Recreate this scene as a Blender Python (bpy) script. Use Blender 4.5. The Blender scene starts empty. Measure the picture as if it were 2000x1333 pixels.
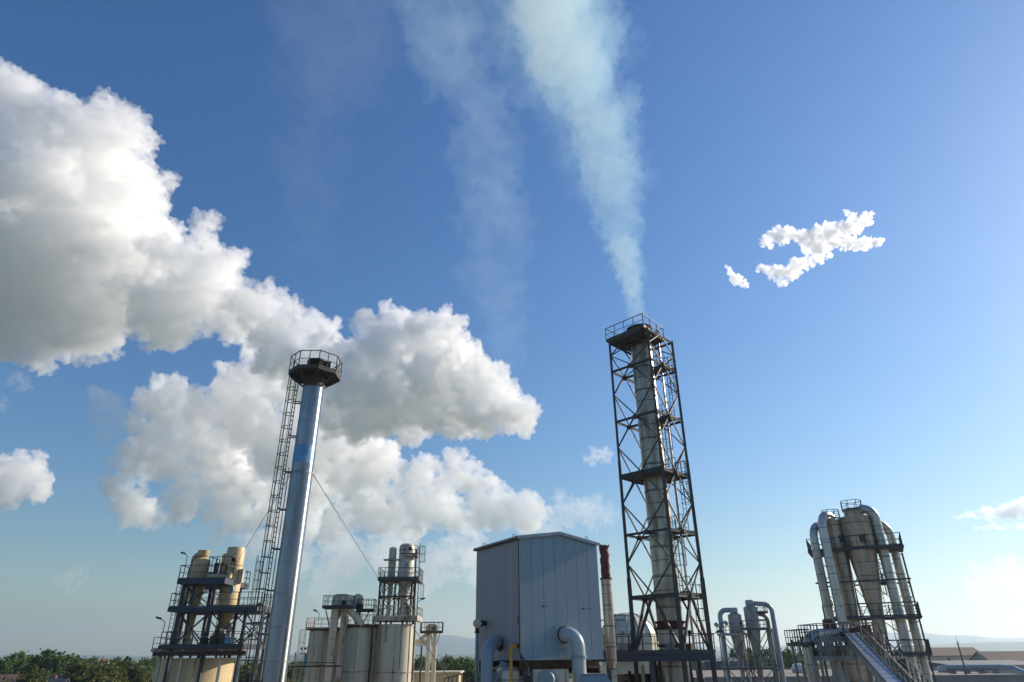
import bpy, bmesh, math, random
import numpy as np
from mathutils import Vector, Matrix, noise
C = bpy.context.scene.collection
SC = bpy.context.scene
F = 1265.0; TH = math.radians(25.87); RO = math.radians(0.5); CH = 20.0
r0 = Vector((1,0,0)); u0 = Vector((0,-math.sin(TH),math.cos(TH))); fw = Vector((0,math.cos(TH),math.sin(TH)))
rr = r0*math.cos(RO)-u0*math.sin(RO); uu = u0*math.cos(RO)+r0*math.sin(RO)
cam = bpy.data.cameras.new('camera'); co = bpy.data.objects.new('camera', cam); C.objects.link(co)
cam.sensor_width = 36; cam.lens = F/2000*36; cam.clip_start = .5; cam.clip_end = 80000
m = Matrix((( rr.x,uu.x,-fw.x,0),(rr.y,uu.y,-fw.y,0),(rr.z,uu.z,-fw.z,CH),(0,0,0,1)))
co.matrix_world = m; SC.camera = co
SUN_AZ = math.radians(60.5); SUN_EL = math.radians(24.7)
w = bpy.data.worlds.new('World'); SC.world = w; w.use_nodes = True
nt = w.node_tree; bg = nt.nodes['Background']; sk = nt.nodes.new('ShaderNodeTexSky')
sk.sky_type = 'NISHITA'; sk.sun_disc = False; sk.sun_elevation = SUN_EL; sk.sun_rotation = SUN_AZ
sk.altitude = 1200; sk.air_density = 1.92; sk.dust_density = 1.03; sk.ozone_density = 8.0
hs = nt.nodes.new('ShaderNodeHueSaturation'); hs.inputs['Saturation'].default_value = 1.12; hs.inputs['Hue'].default_value = .508; nt.links.new(sk.outputs[0], hs.inputs['Color']); nt.links.new(hs.outputs[0], bg.inputs[0]); bg.inputs[1].default_value = 0.093
sl = bpy.data.lights.new('sun','SUN'); sl.energy = 5.0; sl.angle = math.radians(.5); sl.color = (1,.88,.72)
so = bpy.data.objects.new('sun', sl); C.objects.link(so)
sd = Vector((math.sin(SUN_AZ)*math.cos(SUN_EL), math.cos(SUN_AZ)*math.cos(SUN_EL), math.sin(SUN_EL)))
so.rotation_euler = sd.to_track_quat('Z','Y').to_euler()
CLOUDS = SMOKE = HAZE = True
SC.view_settings.view_transform = 'Standard'; SC.view_settings.look='None'; SC.view_settings.exposure = 0.38; SC.view_settings.gamma = 1
cy = SC.cycles
cy.max_bounces = 28; cy.diffuse_bounces = 3; cy.glossy_bounces = 3; cy.transmission_bounces = 2; cy.volume_bounces = 24; cy.transparent_max_bounces = 32
cy.use_denoising = True
def ray(px,py): return fw*F+rr*(px-1000)-uu*(py-666.5)
def at(px,py,Y):
    d = ray(px,py); return Vector((0,0,CH))+d*(Y/d.y)
def atd(px,py,D):
    d = ray(px,py); return Vector((0,0,CH))+d*(D/F)
# ---------------------------------------------------------------- helpers
ORG = {}
def tag(o, label=None, cat=None, group=None, kind=None):
    if label: o['label'] = label
    if cat: o['category'] = cat
    if group: o['group'] = group
    if kind: o['kind'] = kind
    return o
def zat(X, Y, py):
    """height at which the vertical through (X, Y) meets the image row py"""
    v = (666.5-py)/F; p = Vector((X, Y, 0)); a = p.dot(fw); b = p.dot(uu)
    return CH+(v*a-b)/(uu.z-v*fw.z)
def X_(px, py, Y): return at(px, py, Y).x
def root(name, loc, label, cat, group=None):
    o = bpy.data.objects.new(name, None); C.objects.link(o); o.location = loc; o.empty_display_size = .5
    tag(o, label, cat, group); ORG[o.name] = Vector(loc); return o
V3 = Vector
class MB:
    def __init__(s): s.v = []; s.f = []
    def add(s, vs, fs):
        b = len(s.v); s.v.extend([tuple(x) for x in vs]); s.f.extend([tuple(i+b for i in q) for q in fs]); return s
    def box(s, c, d, rz=0.0):
        cx, cy_, cz = c; hx, hy, hz = d[0]/2, d[1]/2, d[2]/2; ca, sa = math.cos(rz), math.sin(rz); vs = []
        for z in (-hz, hz):
            for x, y in ((-hx,-hy),(hx,-hy),(hx,hy),(-hx,hy)): vs.append((cx+x*ca-y*sa, cy_+x*sa+y*ca, cz+z))
        return s.add(vs, [(3,2,1,0),(4,5,6,7),(0,1,5,4),(1,2,6,5),(2,3,7,6),(3,0,4,7)])
    def beam(s, a, b, w, h=None):
        a = V3(a); b = V3(b); h = h or w; d = (b-a).normalized(); up = V3((0,0,1)) if abs(d.z) < .95 else V3((0,1,0))
        x = d.cross(up).normalized()*(w/2); y = x.cross(d).normalized()*(h/2); vs = []
        for p in (a, b): vs += [p-x-y, p+x-y, p+x+y, p-x+y]
        return s.add(vs, [(3,2,1,0),(4,5,6,7),(0,1,5,4),(1,2,6,5),(2,3,7,6),(3,0,4,7)])
    def ibeam(s, a, b, w, h):
        a = V3(a); b = V3(b); z = V3((0,0,h/2)); t = .12*h
        s.beam(a+z-z*.1, b+z-z*.1, w, t); s.beam(a-z+z*.1, b-z+z*.1, w, t); s.beam(a, b, w*.3, h*.74); return s
    def tube(s, a, b, r, n=10, r2=None, caps=True): return s.path([a, b], [r, r if r2 is None else r2], n, caps)
    def path(s, pts, r, n=12, caps=True, closed=False):
        pts = [V3(p) for p in pts]; m_ = len(pts); rs = r if isinstance(r, (list, tuple)) else [r]*m_
        ts = []
        for i in range(m_):
            if closed: t = (pts[(i+1) % m_]-pts[i-1])
            else: t = pts[min(i+1, m_-1)]-pts[max(i-1, 0)]
            ts.append(t.normalized())
        up = V3((0,0,1)) if abs(ts[0].z) < .9 else V3((0,1,0))
        x = ts[0].cross(up).normalized(); vs = []
        for i in range(m_):
            x = (x-ts[i]*x.dot(ts[i])).normalized(); y = ts[i].cross(x)
            for k in range(n):
                a = 2*math.pi*k/n; vs.append(pts[i]+(x*math.cos(a)+y*math.sin(a))*rs[i])
        fs = []
        for i in range(m_ if closed else m_-1):
            j = (i+1) % m_
            for k in range(n):
                l = (k+1) % n; fs.append((i*n+k, i*n+l, j*n+l, j*n+k))
        if caps and not closed: fs.append(tuple(range(n-1, -1, -1))); fs.append(tuple((m_-1)*n+k for k in range(n)))
        return s.add(vs, fs)
    def lathe(s, o, prof, n=32, caps=True):
        o = V3(o); vs = []; fs = []
        for z, r in prof:
            for k in range(n):
                a = 2*math.pi*k/n; vs.append((o.x+r*math.cos(a), o.y+r*math.sin(a), o.z+z))
        for i in range(len(prof)-1):
            for k in range(n):
                l = (k+1) % n; fs.append((i*n+k, i*n+l, (i+1)*n+l, (i+1)*n+k))
        if caps:
            fs.append(tuple(range(n-1, -1, -1))); fs.append(tuple((len(prof)-1)*n+k for k in range(n)))
        return s.add(vs, fs)
    def prism(s, poly, z0, z1):
        n = len(poly); ar = sum(poly[i][0]*poly[(i+1) % n][1]-poly[(i+1) % n][0]*poly[i][1] for i in range(n))
        if ar < 0: poly = poly[::-1]
        vs = [(x, y, z0) for x, y in poly]+[(x, y, z1) for x, y in poly]
        fs = [tuple(range(n-1, -1, -1)), tuple(range(n, 2*n))]+[(i, (i+1) % n, n+(i+1) % n, n+i) for i in range(n)]
        return s.add(vs, fs)
    def build(s, name, mt, parent=None, label=None, o=None, smooth=True, ang=35):
        me = bpy.data.meshes.new(name)
        org = V3((0,0,0)) if o is None else V3(o)
        if parent is not None: org = ORG[parent.name]
        me.from_pydata([(x-org.x, y-org.y, z-org.z) for x, y, z in s.v], [], s.f); me.update()
        ob = bpy.data.objects.new(name, me); C.objects.link(ob)
        if parent is not None: ob.parent = parent
        else: ob.location = org
        ORG[ob.name] = org
        if mt is not None: me.materials.append(mt)
        if smooth: me.polygons.foreach_set('use_smooth', [True]*len(me.polygons)); me.set_sharp_from_angle(angle=math.radians(ang))
        if label: ob['label'] = label
        return ob
def copy_tree(o, parent=None):
    c = o.copy(); C.objects.link(c)
    if parent is not None: c.parent = parent; c.matrix_parent_inverse = o.matrix_parent_inverse.copy()
    for ch in [x for x in bpy.data.objects if x.parent == o]: copy_tree(ch, c)
    return c
def arc(c, a, b, ang, n=8):
    """points c + a*cos + b*sin from 0 to ang"""
    return [V3(c)+V3(a)*math.cos(ang*i/n)+V3(b)*math.sin(ang*i/n) for i in range(n+1)]
def bend(p0, p1, p2, r, n=7):
    """polyline p0-p1-p2 with a rounded corner of radius r at p1"""
    p0, p1, p2 = V3(p0), V3(p1), V3(p2); d0 = (p0-p1).normalized(); d2 = (p2-p1).normalized()
    if (p0-p1).length < 1e-4 or abs(d0.dot(d2)) > .9995: return [p1]
    half = d0.angle(d2)/2; t = r/math.tan(half); t = min(t, (p0-p1).length*.98, (p2-p1).length*.98); r = t*math.tan(half)
    c = p1+(d0+d2).normalized()*(r/math.sin(half)); a = p1+d0*t-c; b = p1+d2*t-c; full = a.angle(b)
    out = []
    for i in range(n+1):
        k = full*i/n; out.append(c+a*(math.sin(full-k)/math.sin(full))+b*(math.sin(k)/math.sin(full)))
    return out
def poly(pts, r, n=7):
    out = [V3(pts[0])]
    for i in range(1, len(pts)-1): out += bend(out[-1], pts[i], pts[i+1], r, n)
    out.append(V3(pts[-1])); return out
# ---------------------------------------------------------------- materials
def mat(name, col, rough=.5, metal=0.0, col2=None, scale=1.5, streak=.25, bump=0.0, bscale=20, lo=.45, hi=.65, spec=.5, seams=None, rvar=0.0, coat=0, aniso=0.0):
    """procedural paint or metal: base colour, broken by wear stretched down the surface, fine bump and optional seams every `seams` metres"""
    m_ = bpy.data.materials.new(name); m_.use_nodes = True; t = m_.node_tree; b = t.nodes['Principled BSDF']
    N = t.nodes.new; L = t.links.new
    b.inputs['Roughness'].default_value = rough; b.inputs['Metallic'].default_value = metal; b.inputs['Specular IOR Level'].default_value = spec
    b.inputs['Coat Weight'].default_value = coat
    if aniso:
        tg = N('ShaderNodeTangent'); tg.direction_type = 'RADIAL'; tg.axis = 'Z'; L(tg.outputs[0], b.inputs['Tangent']); b.inputs['Anisotropic'].default_value = aniso; b.inputs['Anisotropic Rotation'].default_value = .25
    tc = N('ShaderNodeTexCoord'); mp = N('ShaderNodeMapping'); mp.inputs['Scale'].default_value = (1, 1, streak)
    L(tc.outputs['Object'], mp.inputs[0])
    n1 = N('ShaderNodeTexNoise'); n1.inputs['Scale'].default_value = scale; n1.inputs['Detail'].default_value = 8; n1.inputs['Roughness'].default_value = .65
    L(mp.outputs[0], n1.inputs['Vector'])
    cr = N('ShaderNodeMapRange'); cr.inputs[1].default_value = lo; cr.inputs[2].default_value = hi; L(n1.outputs[0], cr.inputs[0])
    mx = N('ShaderNodeMix'); mx.data_type = 'RGBA'; c2 = col2 or tuple(c*.72 for c in col)
    mx.inputs[6].default_value = (*col, 1); mx.inputs[7].default_value = (*c2, 1); L(cr.outputs[0], mx.inputs[0])
    last = mx.outputs[2]
    if seams:
        sp = N('ShaderNodeSeparateXYZ'); L(tc.outputs['Object'], sp.inputs[0])
        md = N('ShaderNodeMath'); md.operation = 'PINGPONG'; md.inputs[1].default_value = seams/2; L(sp.outputs[2], md.inputs[0])
        lt = N('ShaderNodeMath'); lt.operation = 'LESS_THAN'; lt.inputs[1].default_value = .035; L(md.outputs[0], lt.inputs[0])
        m2 = N('ShaderNodeMix'); m2.data_type = 'RGBA'; m2.inputs[7].default_value = (*[c*.3 for c in col], 1); L(lt.outputs[0], m2.inputs[0]); L(last, m2.inputs[6]); last = m2.outputs[2]
    L(last, b.inputs['Base Color'])
    if rvar:
        r2 = N('ShaderNodeMapRange'); r2.inputs[1].default_value = .3; r2.inputs[2].default_value = .7; r2.inputs[3].default_value = max(.02, rough-rvar); r2.inputs[4].default_value = rough+rvar
        L(n1.outputs[0], r2.inputs[0]); L(r2.outputs[0], b.inputs['Roughness'])
    if bump:
        n2 = N('ShaderNodeTexNoise'); n2.inputs['Scale'].default_value = bscale; n2.inputs['Detail'].default_value = 4; L(mp.outputs[0], n2.inputs['Vector'])
        bp = N('ShaderNodeBump'); bp.inputs['Strength'].default_value = bump; bp.inputs['Distance'].default_value = .05
        L(n2.outputs[0], bp.inputs['Height']); L(bp.outputs[0], b.inputs['Normal'])
    return m_
M = {}
M['stainless'] = mat('stainless_steel', (.38,.385,.39), .33, 1.0, (.24,.24,.25), 1.0, .12, .05, 1.8, rvar=.04, aniso=.8)
M['stack'] = mat('weathered_steel_cladding', (.54,.47,.38), .40, .75, (.24,.16,.09), 1.3, .14, .2, 2.5, .42, .62, seams=1.05, rvar=.1)
M['bluepaint'] = mat('blue_paint_patch', (.12,.30,.48), .4, .5, (.34,.42,.48), 1.6, .5, .1, 3, .5, .6)
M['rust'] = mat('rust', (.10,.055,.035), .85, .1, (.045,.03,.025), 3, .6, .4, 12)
M['deckrust'] = mat('blackened_rusty_steel', (.075,.062,.052), .8, 0, (.15,.09,.055), 2, .6, .3, 12, .5, .75)
M['redrust'] = mat('red_oxide', (.13,.022,.014), .75, .1, (.08,.03,.02), 3, .6, .4, 10)
M['dark'] = mat('dark_painted_steel', (.05,.058,.07), .6, 0, (.075,.05,.04), 1.4, .5, .1, 15, .5, .7)
M['darkgreen'] = mat('dark_green_steel', (.07,.07,.07), .6, 0, (.10,.06,.04), 1.0, .4, .1, 15, .52, .7, spec=.3)
M['bluegrey'] = mat('blue_grey_steel', (.04,.055,.08), .6, 0, (.05,.055,.07), 1.2, .5, .1, 15)
M['beige'] = mat('cream_paint', (.62,.49,.27), .5, 0, (.48,.35,.18), .9, .18, .08, 6, .48, .72)
M['tan'] = mat('tan_paint', (.60,.44,.21), .5, 0, (.42,.29,.13), .9, .18, .08, 6, .48, .72)
M['pale'] = mat('pale_cream_paint', (.62,.57,.44), .5, 0, (.47,.39,.27), .8, .12, .08, 6, .48, .72)
M['palerust'] = mat('rusty_cream_paint', (.50,.43,.33), .65, 0, (.22,.11,.055), 1.3, .3, .1, 8, .46, .62)
M['greypaint'] = mat('grey_duct_paint', (.42,.47,.46), .32, 0, (.34,.38,.37), 1.2, .4, .05, 6, coat=.3)
M['greyblue'] = mat('grey_blue_duct_paint', (.27,.33,.37), .4, 0, (.2,.25,.29), 1.2, .4, .05, 6)
M['cyc'] = mat('dull_galvanised_steel', (.54,.50,.45), .40, .75, (.30,.22,.16), .9, .22, .2, 4, .42, .66, seams=1.2, rvar=.1)
M['galv'] = mat('galvanised_duct', (.58,.55,.50), .38, .65, (.36,.29,.22), .9, .2, .15, 4, .46, .68, rvar=.1, seams=1.4)
M['grey'] = mat('grey_painted_steel', (.29,.30,.30), .55, .1, (.18,.16,.15), 1, .3, .1, 6)
M['cover'] = mat('blue_tinted_cover_sheet', (.30,.34,.39), .35, .5, (.36,.42,.5), 2, 1, .05, 5)
M['yellow'] = mat('yellow_pipe_paint', (.62,.30,.02), .45, 0, (.5,.22,.02), 2, .5)
M['lightblue'] = mat('sky_blue_paint', (.05,.30,.50), .5, 0, (.04,.2,.34), 2, .5)
M['dial'] = mat('pale_blue_disc', (.20,.36,.48), .35, 0, (.12,.24,.36), 3, 1)
M['black'] = mat('black_opening', (.012,.01,.01), .8)
M['copper'] = mat('copper_tinted_pipe', (.55,.33,.25), .35, .8, (.35,.3,.27), 1.2, .2)
M['lampglass'] = mat('floodlight_glass', (.6,.65,.7), .15, 0, spec=.8)
# ---------------------------------------------------------------- builders for plant parts
def railing(par, pts, closed=False, h=1.1, w=.05, sp=1.1, mt='dark', nm='railing', mid=2):
    m_ = MB(); pts = [V3(p) for p in pts]; n = len(pts); seg = [(pts[i], pts[(i+1) % n]) for i in range(n if closed else n-1)]; U = V3((0,0,1))
    for a, b in seg:
        k = max(1, round((b-a).length/sp))
        for i in range(k+1):
            p = a.lerp(b, i/k); m_.beam(p, p+U*h, w)
        m_.beam(a+U*h, b+U*h, w*1.1)
        for j in range(1, mid): m_.beam(a+U*h*j/mid, b+U*h*j/mid, w*.7)
        m_.beam(a+U*.07, b+U*.07, w*.4, .12)
    return m_.build(nm, M[mt], par)
def deck(par, poly2, z, th=.25, mt='dark', rail=True, closed=True, rmt=None, nm='platform', h=1.1, w=.05, sp=1.1, skip=None):
    p = MB().prism(poly2, z-th, z)
    cx = sum(q[0] for q in poly2)/len(poly2); cy_ = sum(q[1] for q in poly2)/len(poly2)
    o = p.build(nm, M[mt], par)
    if rail:
        pts = [V3((q[0]+(cx-q[0])*.02, q[1]+(cy_-q[1])*.02, z)) for q in poly2]
        if skip is not None: pts = pts[skip:]+pts[:skip]; closed = False
        railing(o, pts, closed, h, w, sp, rmt or mt)
    return o
def ladder(par, x, y, z0, z1, az, cage=True, wd=.45, mt='dark', rung=.35, t=.04, hoop=.9, dx=0, dy=0):
    """ladder standing at (x, y); az = direction the climber's back faces; dx, dy lean per metre"""
    m_ = MB(); n = V3((math.cos(az), math.sin(az), 0)); s = V3((-n.y, n.x, 0)); P = lambda z: V3((x+dx*(z-z0), y+dy*(z-z0), z))
    for q in (-1, 1): m_.beam(P(z0)+s*q*wd/2, P(z1+.9)+s*q*wd/2, t)
    z = z0+.2
    while z < z1: m_.beam(P(z)-s*wd/2, P(z)+s*wd/2, t*.7); z += rung
    o = m_.build('ladder', M[mt], par)
    if cage:
        c = MB(); R = .38; z = z0+2.0; zs = []
        while z < z1+.9: zs.append(z); z += hoop
        if zs:
            for z in zs:
                pp = [P(z)+s*math.cos(a)*R*1.0+n*(math.sin(a)*R*1.75) for a in [math.pi*i/8 for i in range(9)]]
                for i in range(8): c.beam(pp[i], pp[i+1], t*.8)
            for a in [math.pi*i/6 for i in range(1, 6)]:
                off = s*math.cos(a)*R+n*(math.sin(a)*R*1.75); c.beam(P(zs[0])+off, P(zs[-1])+off, t*.6)
            c.build('safety_cage', M[mt], o)
    return o
def floodlight(par, x, y, z, az, mt='dark', arm=.9):
    n = V3((math.cos(az), math.sin(az), 0)); b = V3((x, y, z))
    o = MB().beam(b, b+V3((0,0,arm)), .05).beam(b+V3((0,0,arm)), b+V3((0,0,arm+.3))+n*.6, .05).build('lamp_bracket', M[mt], par)
    MB().beam(b+V3((0,0,arm+.28))+n*.55, b+V3((0,0,arm+.42))+n*1.0, .28, .14).build('lamp_head', M[mt], o)
    return o
def braces(par, A, B, z0, z1, t, mt, kind='X', nm='brace'):
    """bracing of one face between legs at A and B (x, y) from z0 to z1"""
    a0, a1, b0, b1 = V3((*A, z0)), V3((*A, z1)), V3((*B, z0)), V3((*B, z1))
    if kind == 'X': prs = ((a0, b1), (b0, a1))
    elif kind == 'D': prs = ((a0.lerp(a1,.5), a1.lerp(b1,.5)), (b0.lerp(b1,.5), a1.lerp(b1,.5)), (a0.lerp(a1,.5), a0.lerp(b0,.5)), (b0.lerp(b1,.5), a0.lerp(b0,.5)))
    elif kind == 'V': prs = ((a0, a1.lerp(b1,.5)), (b0, a1.lerp(b1,.5)))
    else: prs = ((a0, b1),)
    for p, q in prs: MB().beam(p, q, t).build(nm, M[mt], par)
# ================================================================ GUYED STEEL CHIMNEY
def guyed_chimney():
    Y = 45.0; X = X_(540, 1290, Y); R = .745
    zt = zat(X, Y, 738)
    r = root('steel_chimney', (X, Y, 0), 'shiny stainless steel chimney with blue painted band and long caged ladder', 'chimney')
    prof = [(0, R)]; z = 0.0; step = 2.05
    m_ = MB(); seams = MB(); zz = zt-.2
    m_.lathe((X, Y, 0), [(0, R), (zt+.1, R)], 64)
    b = m_.build('stack_body', M['stainless'], r)
    z = zt-1.6
    while z > 1:
        MB().lathe((X, Y, z), [(-.02, R+.002), (-.012, R+.014), (.012, R+.014), (.02, R+.002)], 64, False).build('seam_band', M['grey'], b); z -= 1.95
    zb0, zb1 = zat(X, Y, 908), zat(X, Y, 873)
    q = MB(); n = 40; vs = []
    for zz in (zb0, zb1):
        for k in range(n+1):
            a = math.radians(-178+150*k/n); vs.append((X+(R+.006)*math.cos(a), Y+(R+.006)*math.sin(a), zz))
    q.add(vs, [(k, k+1, n+2+k, n+1+k) for k in range(n)]); q.build('painted_band', M['bluepaint'], r)
    zd = zt+.2
    # flared collar, rusty flue rim and cowl
    MB().lathe((X, Y, zt-.9), [(0, R+.01), (.5, R+.03), (1.0, R+.06), (1.3, R+.06)], 48).build('collar', M['deckrust'], r)
    oc = [(X+1.88*math.cos(math.radians(22.5+45*k)), Y+1.88*math.sin(math.radians(22.5+45*k))) for k in range(8)]
    ic = [(X+.95*math.cos(math.radians(22.5+45*k)), Y+.95*math.sin(math.radians(22.5+45*k))) for k in range(8)]
    pl = MB()
    for k in range(8):
        j = (k+1) % 8; a, b2, c, d = oc[k], oc[j], ic[j], ic[k]
        pl.prism([a, b2, c, d], zd-.06, zd)
        pl.beam((*a, zd-.12), (*b2, zd-.12), .06, .16)
    po = pl.build('platform', M['deckrust'], r)
    railing(po, [V3((x, y, zd)) for x, y in oc], True, 1.25, .05, .8, 'deckrust')
    for k in range(8):
        MB().beam((*oc[k], zd-.1), (X+R*math.cos(math.radians(22.5+45*k)), Y+R*math.sin(math.radians(22.5+45*k)), zd-1.0), .07).build('support_bracket', M['deckrust'], r)
    MB().lathe((X, Y, zd), [(0, 1.0), (.35, 1.0), (.36, .86), (0.02, .84)], 32, False).build('flue_collar', M['palerust'], r)
    cw = MB(); cw.lathe((X, Y, zd), [(.1, .6), (1.0, .62), (1.02, .70), (1.12, .68), (1.2, .45), (1.22, .1)], 28); co_ = cw.build('flue_cowl', M['rust'], r)
    for k in range(6):
        a = math.radians(k*60+15); MB().box((X+.64*math.cos(a), Y+.64*math.sin(a), zd+.72), (.06, .42, .4), a).build('cowl_opening', M['black'], co_)
    MB().box((X+.95, Y-.55, zd+.45), (.55, .35, .75), .4).build('junction_box', M['rust'], r)
    MB().box((X-1.05, Y-.2, zd+.25), (.5, .4, .45), .2).build('junction_box', M['rust'], r)
    # caged ladder on the left
    lx, ly = X-1.25, Y-.05
    ladder(r, lx, ly, 0, zd-1.0, math.pi, True, .5, 'dark', .33, .055, 1.0)
    z = zd-2.2
    while z > 1:
        MB().beam((lx-.02, ly-.25, z), (X-R+.02, Y-.15, z), .07).beam((lx-.02, ly+.25, z), (X-R+.02, Y+.15, z), .07).build('ladder_bracket', M['dark'], r); z -= 2.6
    MB().tube((X-R-.12, Y-.25, 0), (X-R-.12, Y-.25, zat(X, Y, 915)), .035, 8).build('conduit', M['grey'], r)
    zg = zat(X, Y, 925)
    MB().lathe((X, Y, zg-.08), [(0, R+.003), (0, R+.03), (.14, R+.03), (.14, R+.003)], 48, False).build('guy_collar', M['grey'], r)
    e1 = at(742, 1135, 79.0); e2 = at(455, 1112, 67.0)
    MB().beam((X+R, Y, zg), e1, .035).build('guy_wire', M['dark'], r)
    MB().beam(e1, at(885, 1336, 70.0), .05).build('guy_wire', M['dark'], r)
    MB().beam((X-R, Y, zg), e2, .03).build('guy_wire', M['dark'], r)
guyed_chimney()
# ================================================================ LATTICE TOWER WITH CHIMNEY
TY = 51.0; TX = X_(1307, 1200, TY); THD = 2.72
def lattice_tower():
    L = {'n': (TX+.05, TY-THD), 'w': (TX-THD, TY), 'f': (TX-.05, TY+THD), 'e': (TX+THD, TY)}
    r = root('lattice_tower', (TX, TY, 0), 'tall dark square lattice tower of braced steel around the smoking chimney', 'tower')
    ys = (1277, 1157, 1029, 912, 799, 698, 640); zl = [zat(*L['n'], y) for y in ys]
    for k, (x, y) in L.items():
        MB().beam((x, y, 0), (x, y, zl[1]+1.2), .27).beam((x, y, zl[1]+1.2), (x, y, zl[3]+1.2), .21).beam((x, y, zl[3]+1.2), (x, y, zl[6]), .17).build('leg', M['darkgreen'], r)
    ring = ['n', 'e', 'f', 'w']
    for i, z in enumerate(zl):
        for a in range(4):
            A, B = L[ring[a]], L[ring[(a+1) % 4]]
            MB().ibeam((*A, z-.15), (*B, z-.15), .13, .26 if i < 2 else .16).build('beam', M['darkgreen'], r)
    for i in range(len(zl)-1):
        for a in range(4):
            A, B = L[ring[a]], L[ring[(a+1) % 4]]
            braces(r, A, B, zl[i], zl[i+1], .16 if i < 1 else .085, 'darkgreen', 'V' if i < 1 else 'D')
    for a in range(4): braces(r, L[ring[a]], L[ring[(a+1) % 4]], 0, zl[0]-.4, .2, 'darkgreen', 'V')
    # gusset rings that hold the flue at each level
    for z in zl[1:6]:
        for a in range(4):
            g = MB()
            A, B = V3((*L[ring[a]], z-.15)), V3((*L[ring[(a+1) % 4]], z-.15)); mid = A.lerp(B, .5)
            d = (V3((TX, TY, z-.15))-mid).normalized(); g.beam(mid, mid+d*.9, .16)
            g.box(mid, (.35, .35, .3), math.pi/4).build('flue_guide', M['deckrust'], r)
    q = .96
    def sq(e): return [(TX, TY-e), (TX+e, TY), (TX, TY+e), (TX-e, TY)]
    # mid platform and top platform
    deck(r, sq(THD*.97), zl[3]+.12, .3, 'darkgreen', rail=False)
    e = THD*1.05; zt = zl[6]+.12
    top = [(TX-.25, TY-e), (TX+e*.72, TY-e*.03), (TX-.25+.3, TY+e*.9), (TX-e*1.05, TY)]
    d = MB().prism(top, zt-.16, zt).build('platform', M['deckrust'], r)
    railing(d, [V3((*p, zt)) for p in top], True, 1.15, .05, 1.1, 'darkgreen')
    un = MB()
    for k in (-.5, 0, .5):
        un.beam((TX-e*.8+1.1*k, TY+1.1*k, zt-.4), (TX+1.1*k, TY-e*.8+1.1*k, zt-.4), .12, .2)
    un.build('platform_joist', M['deckrust'], d)
    # landings + ladders near the right corner, zig-zag up
    E = L['e']
    for i in range(1, 6):
        z = zl[i]+.1
        if i != 3:
            p = [(E[0]-.1, E[1]-.1), (E[0]-1.5, E[1]+1.3), (E[0]-2.1, E[1]+.3), (E[0]-1.2, E[1]-1.1)]
            o = MB().prism(p, z-.09, z).build('landing', M['darkgreen'], r)
            railing(o, [V3((*p[k], z)) for k in (3, 2, 1)], False, 1.1, .04, .8, 'darkgreen')
        else:
            p = [(E[0]-.2, E[1]), (E[0]-1.5, E[1]+1.3), (E[0]-2.1, E[1]+.3), (E[0]-1.2, E[1]-1.0)]
            railing(r, [V3((*p[k], z)) for k in (3, 2, 1, 0)], False, 1.1, .04, .8, 'darkgreen')
    spots = [(-.75, -.35), (-1.55, .2)]
    for i in range(0, 6):
        dx, dy = spots[i % 2]; z1 = zl[i+1] if i < 5 else zl[6]
        ladder(r, E[0]+dx, E[1]+dy, zl[i]+.1, z1+.2, math.radians(-50), True, .42, 'darkgreen', .36, .042, .8)
    # riser pipe
    px, py = TX+1.45, TY-.35
    pp = MB().tube((px, py, zl[0]-3), (px, py, zl[6]-.5), .095, 12).build('riser_pipe', M['galv'], r)
    MB().tube((px, py, zl[5]-.6), (px, py, zl[6]-.4), .105, 12).build('copper_sleeve', M['copper'], pp)
    # low work platform around the tower foot and over to the clad box
    zp = zl[0]+.1
    y0, y1 = TY-THD-.4, TY+THD-.3
    x0 = X_(1172, 1275, TY-THD); x1 = X_(1394, 1275, TY-THD)
    pts = [(x0, y0), (x1, y0), (x1, y1), (x0, y1)]
    o = MB().prism(pts, zp-.12, zp).build('work_platform', M['dark'], r)
    railing(o, [V3((*p, zp)) for p in pts], True, 1.1, .05, 1.0, 'dark')
    g = MB()
    for y in (y0+.06, (y0+y1)/2, y1-.06): g.ibeam((x0, y, zp-.34), (x1, y, zp-.34), .2, .42)
    g.build('platform_girder', M['bluegrey'], o)
    for x in (x0+.5, x0+3.4): MB().beam((x, y0+.3, 0), (x, y0+.3, zp-.55), .28).build('platform_column', M['dark'], r)
    for i, x in enumerate((x0+1.6, x0+2.3, x1-2.6, x1-1.2)):
        MB().box((x, y0+1.0+.3*i, zp+.25), (.5, .4, .5), .3*i).tube((x, y0+1.0+.3*i, zp+.3), (x+.1, y0+1+.3*i, zp+1.2+.2*(i % 2)), .06, 8).box((x+.1, y0+1+.3*i, zp+1.2), (.22, .2, .28)).build('control_valve', M['rust' if i % 2 else 'grey'], r)
    floodlight(r, x1-.2, y0+.4, zp, -.4)
    return L, zl
TL, TZ = lattice_tower()
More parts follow.
